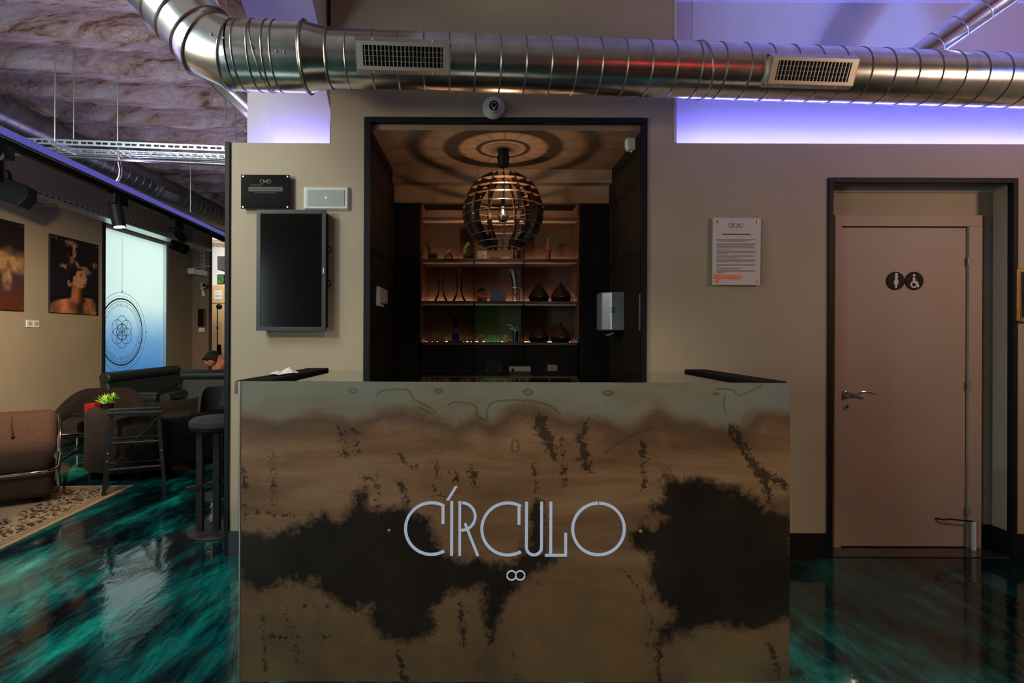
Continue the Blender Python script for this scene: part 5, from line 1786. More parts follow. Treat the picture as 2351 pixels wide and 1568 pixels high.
def spot(px, aim, label, face, energy=0, col=(1, .75, .48), on=True):
    c = on_track(px)
    t = thing('track_spot', label, 'spotlight', c, 'spotlights on the lounge track')
    d = (Vector(aim) - c).normalized()
    MB().box(c.x - .035, c.x + .035, c.y - .075, c.y + .075, c.z - .075, c.z).build('gear_box', M['blacksatin'], t, bevel=.003)
    h0 = c + Vector((0.04, -.02, -.06))
    MB().bar(c + Vector((.037, -.02, 0)), c + Vector((.037, -.02, -.11)), .01, .03).build('stem', M['black'], t)
    b0 = c + Vector((.0, -.02, -.085)) - d * .03
    b1 = b0 + d * .19
    hd_ = MB().cyl(b0, b1, .045, n=28).build('barrel', M['blacksatin'], t)
    MB().cyl(b1 + d * .0005, b1 + d * .002, .038, n=24).build('lamp_face', M['lamp_face'] if on else M['black'], hd_)
    if energy:
        lamp('spot_beam', 'SPOT', b1 + d * .01, aim, energy, col, .03, blend=.8, angle=70)


spot(268, (-2.35, 4.15, 0.0), 'black track spot with lit warm lamp before the window', True, 60)
spot(403, (-3.0, 8.5, 1.0), 'black track spot turned away from the camera, beside the speaker', False, 0, on=False)
spot(-8, tuple(W(60, 900, wl(60))), 'black track spot cut by the left edge', True, 620)
# speakers
def speaker(px, py, Y, rz, ry, label, s=1.0):
    c = W(px, py, Y)
    t = thing('wall_speaker', label, 'speaker', c, 'black wall speakers')
    mb = MB().prism([(-.13 * s, -.09 * s), (.13 * s, -.09 * s), (.16 * s, 0), (.13 * s, .09 * s), (-.13 * s, .09 * s)], lambda a, b_, d: c + Vector((a, d, b_)), -.09 * s, .09 * s)
    mb.build('cabinet', M['black'], t, bevel=.008)
    MB().prism([(-.12 * s, -.08 * s), (.12 * s, -.08 * s), (.145 * s, 0), (.12 * s, .08 * s), (-.12 * s, .08 * s)], lambda a, b_, d: c + Vector((a, d, b_)), -.094 * s, -.0905 * s).build('grille', M['screen'], t)
    MB().lathe([(.012 * s, 0), (.012 * s, .003), (.009 * s, .003)], c + Vector((-.09 * s, -.094 * s, .0)), 14, '-y').build('badge', M['print_grey'], t)
    MB().tube([c + Vector((-.05, .03, .09 * s)), c + Vector((-.09, .05, .15 * s)), c + Vector((-.2, .06, .17 * s))], .014, 8).build('bracket', M['black'], t)
    t.rotation_euler = (0, ry, rz)
    return t


speaker(25, 440, 4.55, math.radians(18), math.radians(20), 'large black speaker cut by the left edge')
speaker(411, 567, 7.3, math.radians(-8), math.radians(22), 'small black speaker below the far track spot', .72)

# perforated cable tray along the left wall
wt0, wt1 = Vector((wx(4.2) + .28, 4.2, 2.80)), Vector((wx(9.5) + .28, 9.5, 2.80))
wtd = (wt1 - wt0).normalized()
wtn = Vector((wtd.y, -wtd.x, 0))
pt_ = thing('perforated_tray', 'perforated steel cable tray along the lounge wall', 'cable tray', (wt0 + wt1) / 2)
MB().bar(wt0, wt1, .20, .004).build('tray_bed', M['zinc'], pt_)
for s_ in (-.1, .1):
    MB().bar(wt0 + wtn * s_ + Vector((0, 0, .022)), wt1 + wtn * s_ + Vector((0, 0, .022)), .004, .045).build('tray_side', M['zinc'], pt_)
sl = None
n = int((wt1 - wt0).length / .09)
for i in range(n):
    if sl is None:
        q = wt0 + wtd * .05 + wtn * .1025 + Vector((0, 0, .028))
        sl = MB().bar(q, q + wtd * .045, .002, .012).build('slot', M['black'], pt_)
    else:
        o = sl.copy()
        COL.objects.link(o)
        o.parent = pt_
        o.location = wtd * (.09 * i)
q = W(186, 473, 5.9)
MB().cyl(Vector((wx(q.y), q.y, q.z)), Vector((wx(q.y) + .42, q.y, q.z + .01)), .014, n=10).build('wall_arm', M['steel_dark'], pt_)

# second spiral duct along the lounge
D2_ = 1.86
e0, e1 = W(-60, 237, F * D2_ / 535), W(480, 487, F * D2_ / 285)
e1.z = e0.z
ed = (e1 - e0).normalized()
sd_ = thing('spiral_duct', 'dull spiral duct running along under the lounge ceiling', 'duct', (e0 + e1) / 2)
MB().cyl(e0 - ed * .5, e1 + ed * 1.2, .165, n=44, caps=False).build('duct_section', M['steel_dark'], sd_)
OFFS = duct
duct = sd_
f0 = ring_at(e0, ed, .166, .004)
n = int(((e1 - e0).length + 1.2) / .13)
for i in range(1, n):
    o = f0.copy()
    COL.objects.link(o)
    o.parent = sd_
    o.location = ed * (.13 * i)
duct = OFFS
# its grille
u_ = (362 - CX) / F
tt_ = (u_ * e0.y - e0.x) / (ed.x - u_ * ed.y)
gc = e0 + ed * tt_
n2_ = Vector((.80, -.3, -.50))
n2_ = (n2_ - ed * n2_.dot(ed)).normalized()
u2_ = ed.cross(n2_).normalized()
gg = thing('vent_grille', 'small grille on the dull spiral duct in the lounge', 'vent', gc + n2_ * .17)
fr = MB()
for a0_, a1_, b0_, b1_ in ((-.2, .2, .05, .075), (-.2, .2, -.075, -.05), (-.2, -.175, -.05, .05), (.175, .2, -.05, .05)):
    fr.hexa([gc + ed * a + u2_ * b_ + n2_ * d for d in (.15, .185) for a, b_ in ((a0_, b0_), (a1_, b0_), (a1_, b1_), (a0_, b1_))])
fr.build('frame', M['steel_dark'], gg)
for i in range(14):
    a = -.165 + .0254 * i
    MB().bar(gc + ed * a - u2_ * .05 + n2_ * .178, gc + ed * a + u2_ * .05 + n2_ * .178, .006, .01, n2_).build('vane', M['zinc'], gg)

# ---------------------------------------------------------------- lounge: rug and seating
rg = thing('rug', 'beige rug with dark scrollwork under the brown armchair', 'rug', (-3.7, 3.6, 0))
r0, r1 = W(308, 1118, F * H / 346), W(0, 1268, F * H / 496)
r0.z = r1.z = 0
rd = (r1 - r0).normalized()
rs_ = Vector((rd.y, -rd.x, 0))
if rs_.x > 0:
    rs_ = -rs_
RP = lambda a, b_, zz: r0 + rd * b_ + rs_ * a + Vector((0, 0, zz))


def rbox(mb, a0, a1, b0, b1, z0, z1):
    return mb.hexa([RP(a0, b0, z0), RP(a1, b0, z0), RP(a1, b1, z0), RP(a0, b1, z0), RP(a0, b0, z1), RP(a1, b0, z1), RP(a1, b1, z1), RP(a0, b1, z1)])


rbox(MB(), 0, 1.9, 0, 2.6, .0005, .008).build('ground', M['rug_plain'], rg)
rbox(MB(), .10, 1.80, .10, 2.5, .0082, .0095).build('scroll_field', M['rug'], rg)
rbox(MB(), .42, 1.48, .42, 2.2, .0096, .0105).build('inner_field', M['rug_plain'], rg)
li = MB()
for o_ in (.045, .075):
    rbox(li, o_, 1.9 - o_, o_, o_ + .006, .0081, .0088)
    rbox(li, o_, o_ + .006, o_, 2.6 - o_, .0081, .0088)
li.build('border_line', M['rug_line'], rg)

# brown velvet armchair with chrome rail
ac = thing('brown_armchair', 'brown velvet low armchair with chrome rail at the left edge', 'armchair', (0, 0, 0))
MB().box(-.40, .40, -.41, .40, .045, .24).build('base', M['velvet'], ac, bevel=.05, seg=4)
MB().box(-.40, .40, -.425, .30, .24, .40).build('seat_cushion', M['velvet'], ac, bevel=.075, seg=5)
bk = MB().hexa([(-.41, .12, .30), (.41, .12, .30), (.41, .36, .24), (-.41, .36, .24), (-.41, .28, .66), (.41, .28, .66), (.41, .44, .64), (-.41, .44, .64)]).build('back_cushion', M['velvet'], ac, bevel=.07, seg=5)
for sx_ in (-.14, .12):
    MB().ball((sx_, .175, .46), .014, 10).build('button', M['velvet_dark'], bk)
    MB().tube([(sx_, .175, .475), (sx_ - .01, .21, .56), (sx_ - .012, .25, .62)], [.007, .006, .003], 6).build('tuft_crease', M['velvet_dark'], bk)
rl = [(.42, .46, .60), (.43, .45, .50), (.43, .42, .36), (.43, .30, .27), (.43, -.30, .255), (.41, -.40, .255), (.33, -.445, .255), (-.33, -.445, .255), (-.41, -.40, .255), (-.43, -.30, .255), (-.43, .30, .27), (-.43, .42, .36), (-.43, .45, .5), (-.42, .46, .6)]
MB().tube(rl, .012, 10).build('chrome_rail', M['chrome'], ac)
for sx_ in (-.3, .3):
    for sy_ in (-.3, .3):
        MB().cyl((sx_, sy_, 0.0), (sx_, sy_, .05), .03, n=12).build('foot', M['black'], ac)
ac.location = (-3.955, 4.34, .011)
ac.rotation_euler = (0, 0, math.radians(36.9))

# chrome coffee table at the left edge
tb_ = thing('chrome_table', 'low chrome tube coffee table cut by the left edge', 'table', (0, 0, 0))
cor = [(-.42, -.24), (.42, -.24), (.42, .24), (-.42, .24)]
lp = []
for (a, b_) in cor:
    lp += [(a - math.copysign(.04, a), b_, .34), (a, b_ - math.copysign(.04, b_), .34)] if (a > 0) == (b_ > 0) else [(a, b_ - math.copysign(.04, b_), .34), (a - math.copysign(.04, a), b_, .34)]
lp = [(-.42, -.20, .34), (-.38, -.24, .34), (.38, -.24, .34), (.42, -.20, .34), (.42, .20, .34), (.38, .24, .34), (-.38, .24, .34), (-.42, .20, .34)]
MB().tube(lp, .011, 10, False, True, True).build('top_frame', M['chrome'], tb_)
MB().box(-.40, .40, -.22, .22, .345, .353).build('glass_top', M['glass_top'], tb_)
for a in (-.36, .36):
    MB().tube([(a, -.22, .335), (a, -.16, .04), (a, -.1, .013), (a, .1, .013), (a, .16, .04), (a, .22, .335)], .011, 10).build('leg', M['chrome'], tb_)
tb_.location = (-3.56, 3.22, .011)
tb_.rotation_euler = (0, 0, math.radians(36.9))


# tub armchairs
def tub_chair(name, label, hb, ha, zb, chrome):
    t = thing(name, label, 'armchair', (0, 0, 0), 'dark velvet tub chairs')
    path = []
    for i in range(7):
        path.append((.37, -.38 + .46 * i / 6, 0))
    for i in range(1, 20):
        a_ = PI * i / 20
        path.append((.37 * math.cos(a_), .08 + .34 * math.sin(a_), 0))
    for i in range(7):
        path.append((-.37, .08 - .46 * i / 6, 0))
    n = len(path)
    vs = []
    prof = 9
    for i, (a, b_, _) in enumerate(path):
        p0, p1 = path[max(0, i - 1)], path[min(n - 1, i + 1)]
        tx_ = Vector((p1[0] - p0[0], p1[1] - p0[1], 0)).normalized()
        nr = Vector((tx_.y, -tx_.x, 0))
        s = i / (n - 1)
        q = abs(s - .5) * 2
        h = ha + (hb - ha) * (1 - min(1, max(0, (q - .25) / .45)) ** 1.0 if q > .25 else 1)
        h = ha + (hb - ha) * (.5 + .5 * math.cos(PI * min(1, max(0, (q - .2) / .5))))
        h -= .03 * math.exp(-((s - .5) / .018) ** 2)
        w_ = .075 - .012 * math.exp(-((s - .5) / .018) ** 2)
        endk = 1.0
        c = Vector((a, b_, 0))
        for k in range(prof):
            th = PI * k / (prof - 1)
            if k == 0:
                pt = c + nr * w_ + Vector((0, 0, zb))
            elif k == prof - 1:
                pt = c - nr * w_ + Vector((0, 0, zb))
            else:
                th = PI * (k - 1) / (prof - 3)
                pt = c + nr * w_ * math.cos(th) + Vector((0, 0, h - w_ + w_ * math.sin(th)))
            vs.append(pt)
    fs = []
    for i in range(n - 1):
        for k in range(prof):
            k2 = (k + 1) % prof
            fs.append((i * prof + k, i * prof + k2, (i + 1) * prof + k2, (i + 1) * prof + k))
    fs.append(tuple(range(prof - 1, -1, -1)))
    fs.append(tuple((n - 1) * prof + k for k in range(prof)))
    MB().add(vs, fs, True).build('tub_back', M['velvet_dark'], t)
    MB().box(-.29, .29, -.40, .30, .24, .42).build('seat_cushion', M['velvet_dark'], t, bevel=.05, seg=4)
    if chrome:
        for sx_ in (-.27, .27):
            MB().tube([(sx_, -.36, .30), (sx_, -.40, .27), (sx_, -.40, .06), (sx_, -.36, .014), (sx_, .26, .014), (sx_, .30, .06), (sx_, .30, .30)], .013, 10).build('chrome_loop', M['chrome'], t)
        MB().tube([(-.27, -.40, .27), (-.25, -.405, .29), (.25, -.405, .29), (.27, -.40, .27)], .012, 8).build('chrome_bar', M['chrome'], t)
    else:
        MB().box(-.30, .30, -.36, .32, zb + .001, .24).build('base', M['velvet_dark'], t, bevel=.03)
        for sx_ in (-.3, .3):
            for sy_ in (-.3, .3):
                MB().cyl((sx_, sy_, 0), (sx_, sy_, zb + .01), .022, n=10).build('foot', M['black'], t)
    return t


tA = tub_chair('tub_armchair', 'dark velvet tub armchair on chrome loops beside the lounge wall', .70, .50, .26, True)
tA.location = (-4.32, 6.08, 0)
tA.rotation_euler = (0, 0, math.radians(24))
tB = tub_chair('tub_armchair', 'dark velvet tub armchair seen from behind the black folding chair', .66, .54, .09, False)
tB.location = (-3.32, 5.32, 0)
tB.rotation_euler = (0, 0, math.radians(160))
tC = dup(tB, (-3.33, 6.5, 0), math.radians(-30), 'dark velvet tub armchair in front of the green leather seats', 'dark velvet tub chairs')
# little table with plant and red box
st = thing('side_table', 'small black round table between the tub chairs', 'table', (-4.02, 5.52, 0))
MB().lathe([(.10, .0), (.10, .012), (.018, .02), (.018, .505), (.14, .508), (.14, .53)], (-4.02, 5.52, 0), 28).build('pedestal', M['black'], st)
pp_ = Vector((X_(246, 5.5), 5.5, .5306))
pt2 = thing('potted_plant', 'spiky green plant in a black pot behind the folding chair', 'plant', pp_)
MB().lathe([(.05, 0), (.058, .10), (.060, .105), (.052, .105), (.05, .09)], pp_, 22).build('pot', M['black'], pt2)
MB().lathe([(.001, .088), (.05, .088)], pp_, 16).build('soil', mat('soil', srgb(40, 30, 24), .9), pt2)
for cx_, cz_, n_, ln2 in ((-.015, .09, 60, .12), (.065, .14, 30, .075)):
    for k in range(n_):
        a_ = R.uniform(0, 2 * PI)
        e = R.uniform(.12, 1.4)
        d = Vector((math.cos(a_) * math.cos(e), math.sin(a_) * math.cos(e), math.sin(e)))
        s_ = d.cross(Vector((0, 0, 1))).normalized() * .009
        b0_ = pp_ + Vector((cx_, 0, cz_))
        L_ = ln2 * R.uniform(.75, 1.1)
        mid = b0_ + d * L_ * .55 + Vector((0, 0, .006))
        tip = b0_ + d * L_
        th_ = d.cross(s_).normalized() * .0012
        MB().add([b0_, mid - s_, mid + th_, mid + s_, tip, mid - th_], [(0, 1, 2), (0, 2, 3), (1, 4, 2), (2, 4, 3), (0, 5, 1), (0, 3, 5), (1, 5, 4), (3, 4, 5)]).build('leaf', M['leaf'], pt2)
pr_ = Vector((X_(213, 5.47), 5.47, .5306))
tag(MB().hexa([pr_ + Vector(q) for q in ((-.05, -.045, 0), (.05, -.05, 0), (.05, .05, 0), (-.05, .05, 0), (-.052, -.047, .105), (.055, -.05, .115), (.055, .05, .115), (-.052, .05, .105))]).build('red_box', M['red'], bevel=.008, seg=3), 'small red box left of the potted plant', 'box')

# black folding chair seen from the side
fc = thing('folding_chair', 'black wooden folding chair with flat armrest on the rug\'s corner', 'chair', (-2.95, 4.62, 0))
fa, fb = W(238, 1143, F * H / 371), W(378, 1125, F * H / 353)
fa.z = fb.z = 0
fa.z = .0112
fd = Vector((fb.x - fa.x, fb.y - fa.y, 0)).normalized()
fn_ = Vector((-fd.y, fd.x, 0))
wid = (fb - fa).length
zt_ = .655
for s_ in (0, .26):
    o_ = fn_ * s_
    la, lb = fa + o_ + fd * .055 + Vector((0, 0, zt_)), fb + o_ - fd * .05 + Vector((0, 0, zt_))
    MB().bar(fa + o_, la, .022, .03, fd).build('leg', M['black_wood'], fc)
    MB().bar(fb + o_, lb, .022, .03, fd).build('leg', M['black_wood'], fc)
    MB().bar(la - fd * .035 + Vector((0, 0, .012)), lb + fd * .035 + Vector((0, 0, .012)), .055, .024).build('armrest', M['black_wood'], fc, bevel=.005)
    for f_ in (.31, .64):
        MB().cyl(fa.lerp(la - o_, f_) + o_, fb.lerp(lb - o_, f_) + o_, .011, n=10).build('rung', M['black_wood'], fc)
    for f_ in (.42, .52):
        for q0, q1 in ((fa, la), (fb, lb)):
            MB().ball(q0.lerp(q1 - o_, f_) + o_ - fn_ * .016, .006, 8).build('bolt', M['zinc'], fc)
for f_ in (.05, .95):
    pass
MB().bar(fa + fd * .06 + Vector((0, 0, .2)), fb + fn_ * .26 - fd * .06 + Vector((0, 0, .62)), .008, .018).build('cross_brace', M['black_wood'], fc)
MB().bar(fa + fn_ * .26 + fd * .06 + Vector((0, 0, .2)), fb - fd * .06 + Vector((0, 0, .62)), .008, .018).build('cross_brace', M['black_wood'], fc)
sl_ = [fa + fd * .08, fb - fd * .08, fb - fd * .08 + fn_ * .26, fa + fd * .08 + fn_ * .26]
MB().hexa([q + Vector((0, 0, .40)) for q in sl_] + [q + Vector((0, 0, .41)) for q in sl_]).build('seat_sling', M['cloth'], fc)

# bar stools at the end of the wall
def bar_stool(name, label):
    t = thing(name, label, 'stool', (0, 0, 0), 'bar stools')
    MB().lathe([(.19, 0), (.19, .008), (.185, .012)], (0, 0, 0), 40).build('base', M['black_wood'], t)
    for sx_ in (-.115, -.008):
        MB().box(sx_ - .021, sx_ + .021, -.021, .021, .012, .70).build('post', M['blacksatin'], t, bevel=.002)
    MB().bar((-.19, -.04, .30), (.2, .06, .36), .03, .022).build('footrest', M['blacksatin'], t)
    MB().lathe([(.165, .69), (.175, .70), (.175, .712)], (0, 0, 0), 36).build('seat_plate', M['black'], t)
    MB().lathe([(.17, .712), (.18, .725), (.178, .755), (.15, .775), (.001, .78)], (0, 0, 0), 36).build('seat_cushion', M['cushion'], t)
    bkm = MB()
    n = 12
    for i in range(n + 1):
        a_ = math.radians(20 + 140 * i / n)
        h0 = .80 + .0
    vs, fs = [], []
    for i in range(n + 1):
        a_ = math.radians(-15 + 120 * i / n)
        hh = .22 * (1 - abs(2 * i / n - 1) ** 4)
        for r_ in (.175, .20):
            for zz in (.80 + .02, .82 + hh + .03):
                vs.append((r_ * math.cos(a_), r_ * math.sin(a_), zz))
    for i in range(n):
        k = 4 * i
        fs += [(k, k + 1, k + 5, k + 4), (k + 2, k + 6, k + 7, k + 3), (k + 1, k + 3, k + 7, k + 5), (k, k + 4, k + 6, k + 2)]
    fs += [(0, 2, 3, 1), (4 * n, 4 * n + 1, 4 * n + 3, 4 * n + 2)]
    bkm.add(vs, fs, True).build('backrest', M['cushion'], t, bevel=.008)
    MB().bar((.17, .02, .66), (.20, .03, .9), .02, .008).build('back_strut', M['black'], t)
    return t


bs = bar_stool('bar_stool', 'dark bar stool with round cushion at the wall\'s end')
bs.location = (X_(502, 3.68), 3.68, 0)
bs.rotation_euler = (0, 0, math.radians(8))
b2_ = dup(bs, (X_(512, 4.5), 4.5, 0), math.radians(95), 'farther dark bar stool mostly hidden by the wall edge', 'bar stools')
b2_.scale = (.95, .95, .84)


# green leather high-back seats
def leather_seat(name, label, wd_):
    t = thing(name, label, 'sofa', (0, 0, 0), 'green leather high-back seats')
    h = wd_ / 2
    MB().box(-h, h, -.36, .30, .10, .28).build('base', M['leather'], t, bevel=.02)
    MB().box(-h + .08, h - .08, -.38, .18, .28, .42).build('seat_cushion', M['leather'], t, bevel=.04, seg=4)
    MB().hexa([(-h + .02, .14, .30), (h - .02, .14, .30), (h - .02, .32, .20), (-h + .02, .32, .20), (-h + .02, .26, .74), (h - .02, .26, .74), (h - .02, .37, .74), (-h + .02, .37, .74)]).build('backrest', M['leather'], t, bevel=.03, seg=3)
    MB().cyl((-h, .285, .765), (h, .285, .765), .075, n=24).build('head_roll', M['leather'], t, bevel=.02)
    for s_ in (-1, 1):
        MB().cyl((s_ * (h - .06), -.38, .50), (s_ * (h - .06), .22, .50), .07, n=20).build('arm_roll', M['leather'], t, bevel=.012)
        MB().box(s_ * (h - .06) - .05, s_ * (h - .06) + .05, -.36, .24, .10, .50).build('arm_panel', M['leather'], t, bevel=.012)
    for sx_ in (-h + .08, h - .08):
        for sy_ in (-.3, .24):
            MB().cyl((sx_, sy_, 0), (sx_, sy_, .11), .02, n=10).build('foot', M['chrome'], t)
    return t


ls = leather_seat('leather_sofa', 'dark green leather seat with head roll under the frosted window', 1.75)
ls.location = (wx(7.95) + .44, 7.95, 0)
ls.rotation_euler = (0, 0, PI / 2 + KL)
l2 = leather_seat('leather_sofa', 'dark green leather seat right of the window, beside the bowed person', .80)
l2.location = (-3.86, 7.45, 0)
l2.rotation_euler = (0, 0, math.radians(8))

# ---------------------------------------------------------------- person bowed over, seated behind the leather seat
ps = Vector((-4.06, 8.2, 0))
sb = thing('round_stool', 'low black stool the bowed person sits on', 'stool', ps + Vector((.52, .05, 0)))
c_ = ps + Vector((.52, .05, 0))
MB().lathe([(.17, .375), (.18, .395), (.17, .425)], c_, 24).build('seat', M['black'], sb)
for k in range(4):
    a_ = PI / 4 + k * PI / 2
    MB().cyl(c_ + Vector((.12 * math.cos(a_), .12 * math.sin(a_), .38)), c_ + Vector((.17 * math.cos(a_), .17 * math.sin(a_), 0)), .012, n=8).build('leg', M['black'], sb)
per = thing('person', 'person in a dark cap bowed forward behind the leather seat', 'person', ps + Vector((.5, 0, 0)))
V_, E_, RR = [], [], []


def jv(p_, r_, prev=None):
    V_.append(Vector(p_) + ps)
    RR.append(r_)
    if prev is not None:
        E_.append((prev, len(V_) - 1))
    return len(V_) - 1


pel = jv((.52, .05, .56), .13)
sp1 = jv((.44, .04, .72), .125, pel)
sp2 = jv((.30, .02, .88), .135, sp1)
sp3 = jv((.17, .0, .965), .115, sp2)
nk_ = jv((.07, -.01, .985), .055, sp3)
h1 = jv((.02, -.015, .99), .075, nk_)
h2 = jv((-.04, -.02, .965), .095, h1)
h3 = jv((-.08, -.02, .915), .082, h2)
ch_ = jv((-.085, -.02, .86), .05, h3)
ns_ = jv((-.15, -.02, .90), .016, h3)
for s_ in (-1, 1):
    ea = jv((-.02, -.02 + s_ * .098, .925), .018, h2)
    sh_ = jv((.19, s_ * .17, .93), .075, sp3)
    elb = jv((.02, s_ * .22, .70), .052, sh_)
    wr = jv((-.18, s_ * .12, .62), .034, elb)
    pm = jv((-.25, s_ * .09, .60), .036, wr)
    for k in range(4):
        f1 = jv((-.30, s_ * (.06 + .02 * k), .59), .0095, pm)
        jv((-.345, s_ * (.06 + .02 * k), .57), .0085, f1)
    jv((-.27, s_ * .045, .58), .011, pm)
    hp_ = jv((.46, s_ * .10 + .04, .53), .10, pel)
    kn = jv((.06, s_ * .15, .50), .07, hp_)
    an = jv((.10, s_ * .15, .10), .045, kn)
    jv((-.06, s_ * .16, .045), .04, an)
me = bpy.data.meshes.new('body')
off = OFF[per]
me.from_pydata([tuple(v - off) for v in V_], E_, [])
bo = bpy.data.objects.new('body', me)
COL.objects.link(bo)
bo.parent = per
OFF[bo] = off
sk_ = bo.modifiers.new('skin', 'SKIN')
sk_.use_smooth_shade = True
for i, r_ in enumerate(RR):
    me.skin_vertices[0].data[i].radius = (r_, r_)
me.skin_vertices[0].data[0].use_root = True
ss = bo.modifiers.new('sub', 'SUBSURF')
ss.levels = ss.render_levels = 2
me.materials.append(M['skin'])
cp_ = MB().ball(ps + Vector((-.035, -.02, 1.0)), .112, 20, 1.05, .98, .9)
keep = [i for i, v in enumerate(cp_.v)]
cp_.hexa([ps + Vector(q) for q in ((-.17, -.09, .955), (-.10, -.10, 1.0), (-.10, .06, 1.0), (-.17, .05, .955), (-.175, -.09, .965), (-.10, -.10, 1.015), (-.10, .06, 1.015), (-.175, .05, .965))])
cp_.build('cap', M['hair'], per)

# ---------------------------------------------------------------- far end of the lounge
YF2 = 12.6
fx = lambda q, Y=YF2: X_(q, Y)
fcab = thing('storage_cabinet', 'tall cream cabinet at the far end of the lounge', 'cabinet', (fx(510), YF2, 0))
MB().box(fx(470), fx(580), YF2, YF2 + .38, 0, Z_(657, YF2)).build('body', M['cream'], fcab)
MB().box(fx(471), fx(524), YF2 - .02, YF2 - .001, .05, Z_(700, YF2)).build('door', M['cream'], fcab, bevel=.004)
MB().box(fx(526), fx(579), YF2 - .02, YF2 - .001, .05, Z_(700, YF2)).build('door', M['cream'], fcab, bevel=.004)
MB().box(fx(471), fx(579), YF2 - .02, YF2 - .001, Z_(698, YF2), Z_(659, YF2)).build('top_panel', M['cream'], fcab, bevel=.004)
nt_ = thing('paper_notice', 'small white paper notice on the cream cabinet', 'notice', (fx(501), YF2 - .02, Z_(688, YF2)))
MB().box(fx(493), fx(510), YF2 - .023, YF2 - .0205, Z_(689, YF2), Z_(669, YF2)).build('sheet', M['white'], nt_)
tx = MB()
NF = lambda a, b_, d: Vector((fx(a), YF2 - .0235 - d, Z_(b_, YF2)))
for yy in (674, 680, 683):
    words(tx, 495, 508, yy, .9, NF)
tx.build('text', M['print'], nt_)
M['lit_wall'] = mat('white_wall_panel', srgb(226, 230, 230), .6, var=.03)
struct(MB().box(fx(470), fx(590), 12.94, 12.99, Z_(656, YF2), Z_(560, YF2)).build('wall_far_panel', M['lit_wall']), 'white wall above the far cabinet')
lamp('far_room_light', 'AREA', (-5.3, 11.4, 3.2), (-5.6, 12.9, 2.2), 55, (1, .95, .88), .7, .7)
gp = thing('green_picture', 'small green landscape picture above the cream cabinet', 'picture', (fx(506), 12.9, Z_(654, 12.9)))
MB().box(X_(498, 12.9), X_(514, 12.9), 12.91, 12.935, Z_(654, 12.9), Z_(632, 12.9)).build('frame', M['black'], gp)
MB().box(X_(499, 12.9), X_(513, 12.9), 12.905, 12.91, Z_(653, 12.9), Z_(633, 12.9)).build('print', mat('green_scene', srgb(72, 110, 50), .6, var=.6, vscale=14), gp)
fl_ = thing('floor_lamp', 'thin black floor lamp before the cream cabinet', 'lamp', (fx(499, 12.2), 12.2, 0))
lx = fx(499, 12.2)
MB().cyl((lx, 12.2, .02), (lx, 12.2, Z_(704, 12.2)), .012, n=8).build('pole', M['black'], fl_)
MB().lathe([(.16, 0), (.16, .02), (.02, .03)], (lx, 12.2, 0), 20).build('base', M['black'], fl_)
MB().ball((lx + .04, 12.2, Z_(706, 12.2)), .07, 14, 1, .7, .9).build('shade', M['black'], fl_)
MB().ball((lx, 12.2, Z_(755, 12.2)), .025, 8).build('joint', M['black'], fl_)
cab2 = thing('black_easel', 'black angular stand low beside the floor lamp', 'stand', (fx(505, 11.6), 11.6, 0))
MB().prism([(0, 0), (.16, 0), (.06, Z_(793, 11.6)), (0, Z_(793, 11.6))], lambda a, b_, d: Vector((fx(499, 11.6) + a, 11.6 + d, b_)), 0, .04).build('panel', M['black'], cab2)
MB().prism([(.02, .5), (.06, .5), (.05, .6), (.02, .6)], lambda a, b_, d: Vector((fx(499, 11.6) + a, 11.598 + d, b_)), 0, .0015).build('label', M['paper'], cab2)
# devices on the pillar
YP = 9.6
qx = lambda q, Y=YP - .02: X_(q, Y)
qz = lambda q, Y=YP - .02: Z_(q, Y)
ch2 = thing('mounting_channel', 'pair of slotted steel channels on the brown pillar', 'channel', (qx(466), YP, qz(622)))
for a, b_ in ((461, 465.5), (467, 470.5)):
    MB().box(qx(a), qx(b_), YP - .03, YP - .001, qz(622), qz(566)).build('channel', M['zinc'], ch2)
    for k in range(5):
        MB().box(qx(a + 1.4), qx(b_ - 1.4), YP - .0305, YP - .03, qz(617 - 10 * k), qz(612 - 10 * k)).build('slot', M['black'], ch2)
wd2 = thing('access_point', 'white flat device on the pillar under the channels', 'device', (qx(463), YP - .1, qz(637)))
MB().box(qx(444), qx(459), YP - .22, YP - .03, qz(634), qz(621)).build('housing', M['white'], wd2, bevel=.006)
MB().hexa([(qx(459), YP - .2, qz(634)), (qx(481), YP - .1, qz(637)), (qx(481), YP - .0305, qz(637)), (qx(459), YP - .031, qz(634)), (qx(459), YP - .2, qz(622)), (qx(481), YP - .1, qz(626)), (qx(481), YP - .0305, qz(626)), (qx(459), YP - .031, qz(622))]).build('side_housing', M['offwhite'], wd2, bevel=.004)
MB().tube([(qx(448), YP - .1, qz(621)), (qx(449), YP - .1, qz(617)), (qx(455), YP - .1, qz(618)), (qx(500), YP - .3, qz(617.5))], .008, 6).build('cable', M['offwhite'], wd2)
cc = thing('bullet_camera', 'white bullet security camera on the brown pillar', 'camera', (qx(470), YP - .05, qz(665)))
MB().box(qx(463), qx(468), YP - .06, YP - .001, qz(667), qz(653)).build('mount', M['white'], cc, bevel=.004)
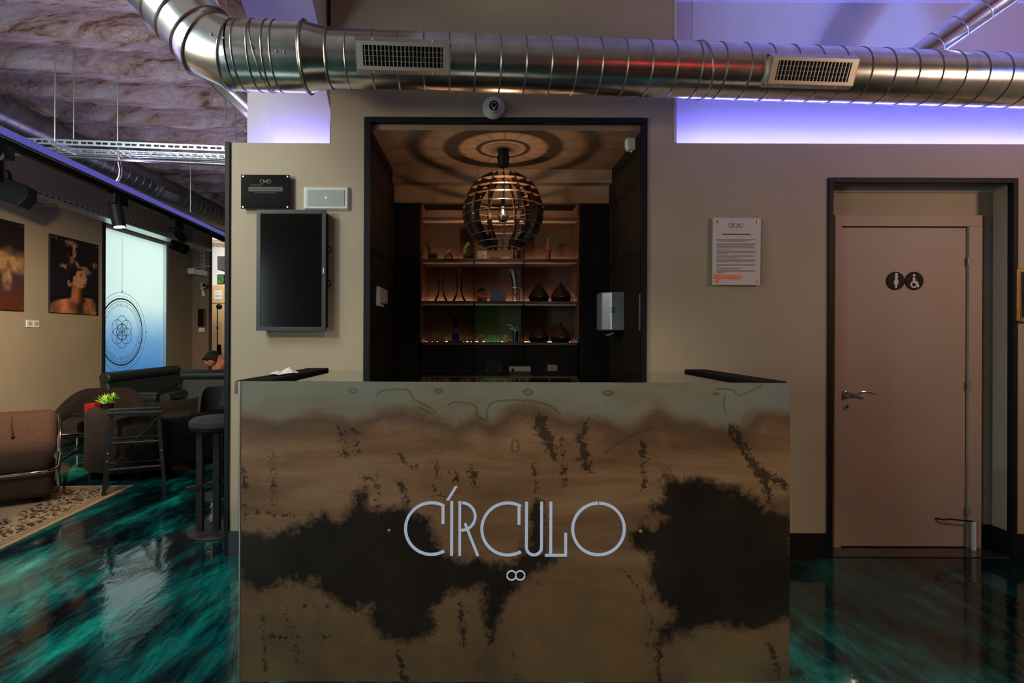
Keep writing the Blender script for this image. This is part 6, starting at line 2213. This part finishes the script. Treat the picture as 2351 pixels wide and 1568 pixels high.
MB().cyl((qx(468), YP - .06, qz(659)), (qx(484), YP - .26, qz(660)), .042, n=18).build('barrel', M['white'], cc)
MB().cyl((qx(484), YP - .261, qz(660)), (qx(484.6), YP - .268, qz(660)), .034, n=18).build('lens', M['black'], cc)
MB().hexa([(qx(465), YP - .05, qz(682)), (qx(473), YP - .05, qz(681)), (qx(473), YP - .005, qz(681)), (qx(465), YP - .005, qz(682)), (qx(465), YP - .05, qz(668)), (qx(469), YP - .05, qz(668)), (qx(469), YP - .005, qz(668)), (qx(465), YP - .005, qz(668))]).build('junction_box', M['white'], cc)
wb_ = thing('wall_box', 'dark glass fronted wall box on the brown pillar', 'box', (qx(463), YP, qz(753)))
MB().box(qx(456), qx(471), YP - .06, YP - .001, qz(753), qz(711)).build('box', M['pillar'], wb_, bevel=.004)
MB().box(qx(457), qx(470), YP - .063, YP - .0605, qz(752), qz(712)).build('front', M['screen'], wb_)
tag(MB().box(qx(456.5), qx(470), YP - .03, YP - .001, qz(764), qz(754.5)).build('light_switch', M['white'], bevel=.003), 'white light switch under the dark wall box', 'switch')
wbx = thing('hanging_unit', 'white box unit hanging beside the wall\'s black edge', 'box', (X_(508, 7.6), 7.6, Z_(622, 7.6)))
MB().box(X_(498, 7.6), X_(540, 7.6), 7.6, 7.95, Z_(622, 7.6), Z_(590, 7.6)).build('housing', M['white'], wbx, bevel=.006)
MB().tube([(X_(512, 7.6), 7.75, Z_(590, 7.6)), (X_(510, 7.6), 7.75, Z_(570, 7.6)), (X_(513, 7.6), 7.75, ZC + .2)], .012, 8).build('hanger', M['white'], wbx)
# green exit / neon behind the photographer, mirrored in the duct
ns = thing('neon_sign', 'red neon tube on the rear wall behind the photographer', 'neon light', (3.6, YBK + .06, 2.05))
MB().box(2.6, 4.5, YBK + .002, YBK + .03, 2.03, 2.17).build('backing', M['black'], ns)
MB().cyl((2.65, YBK + .06, 2.1), (4.45, YBK + .06, 2.1), .03, n=10).build('tube', M['neon_red'], ns)
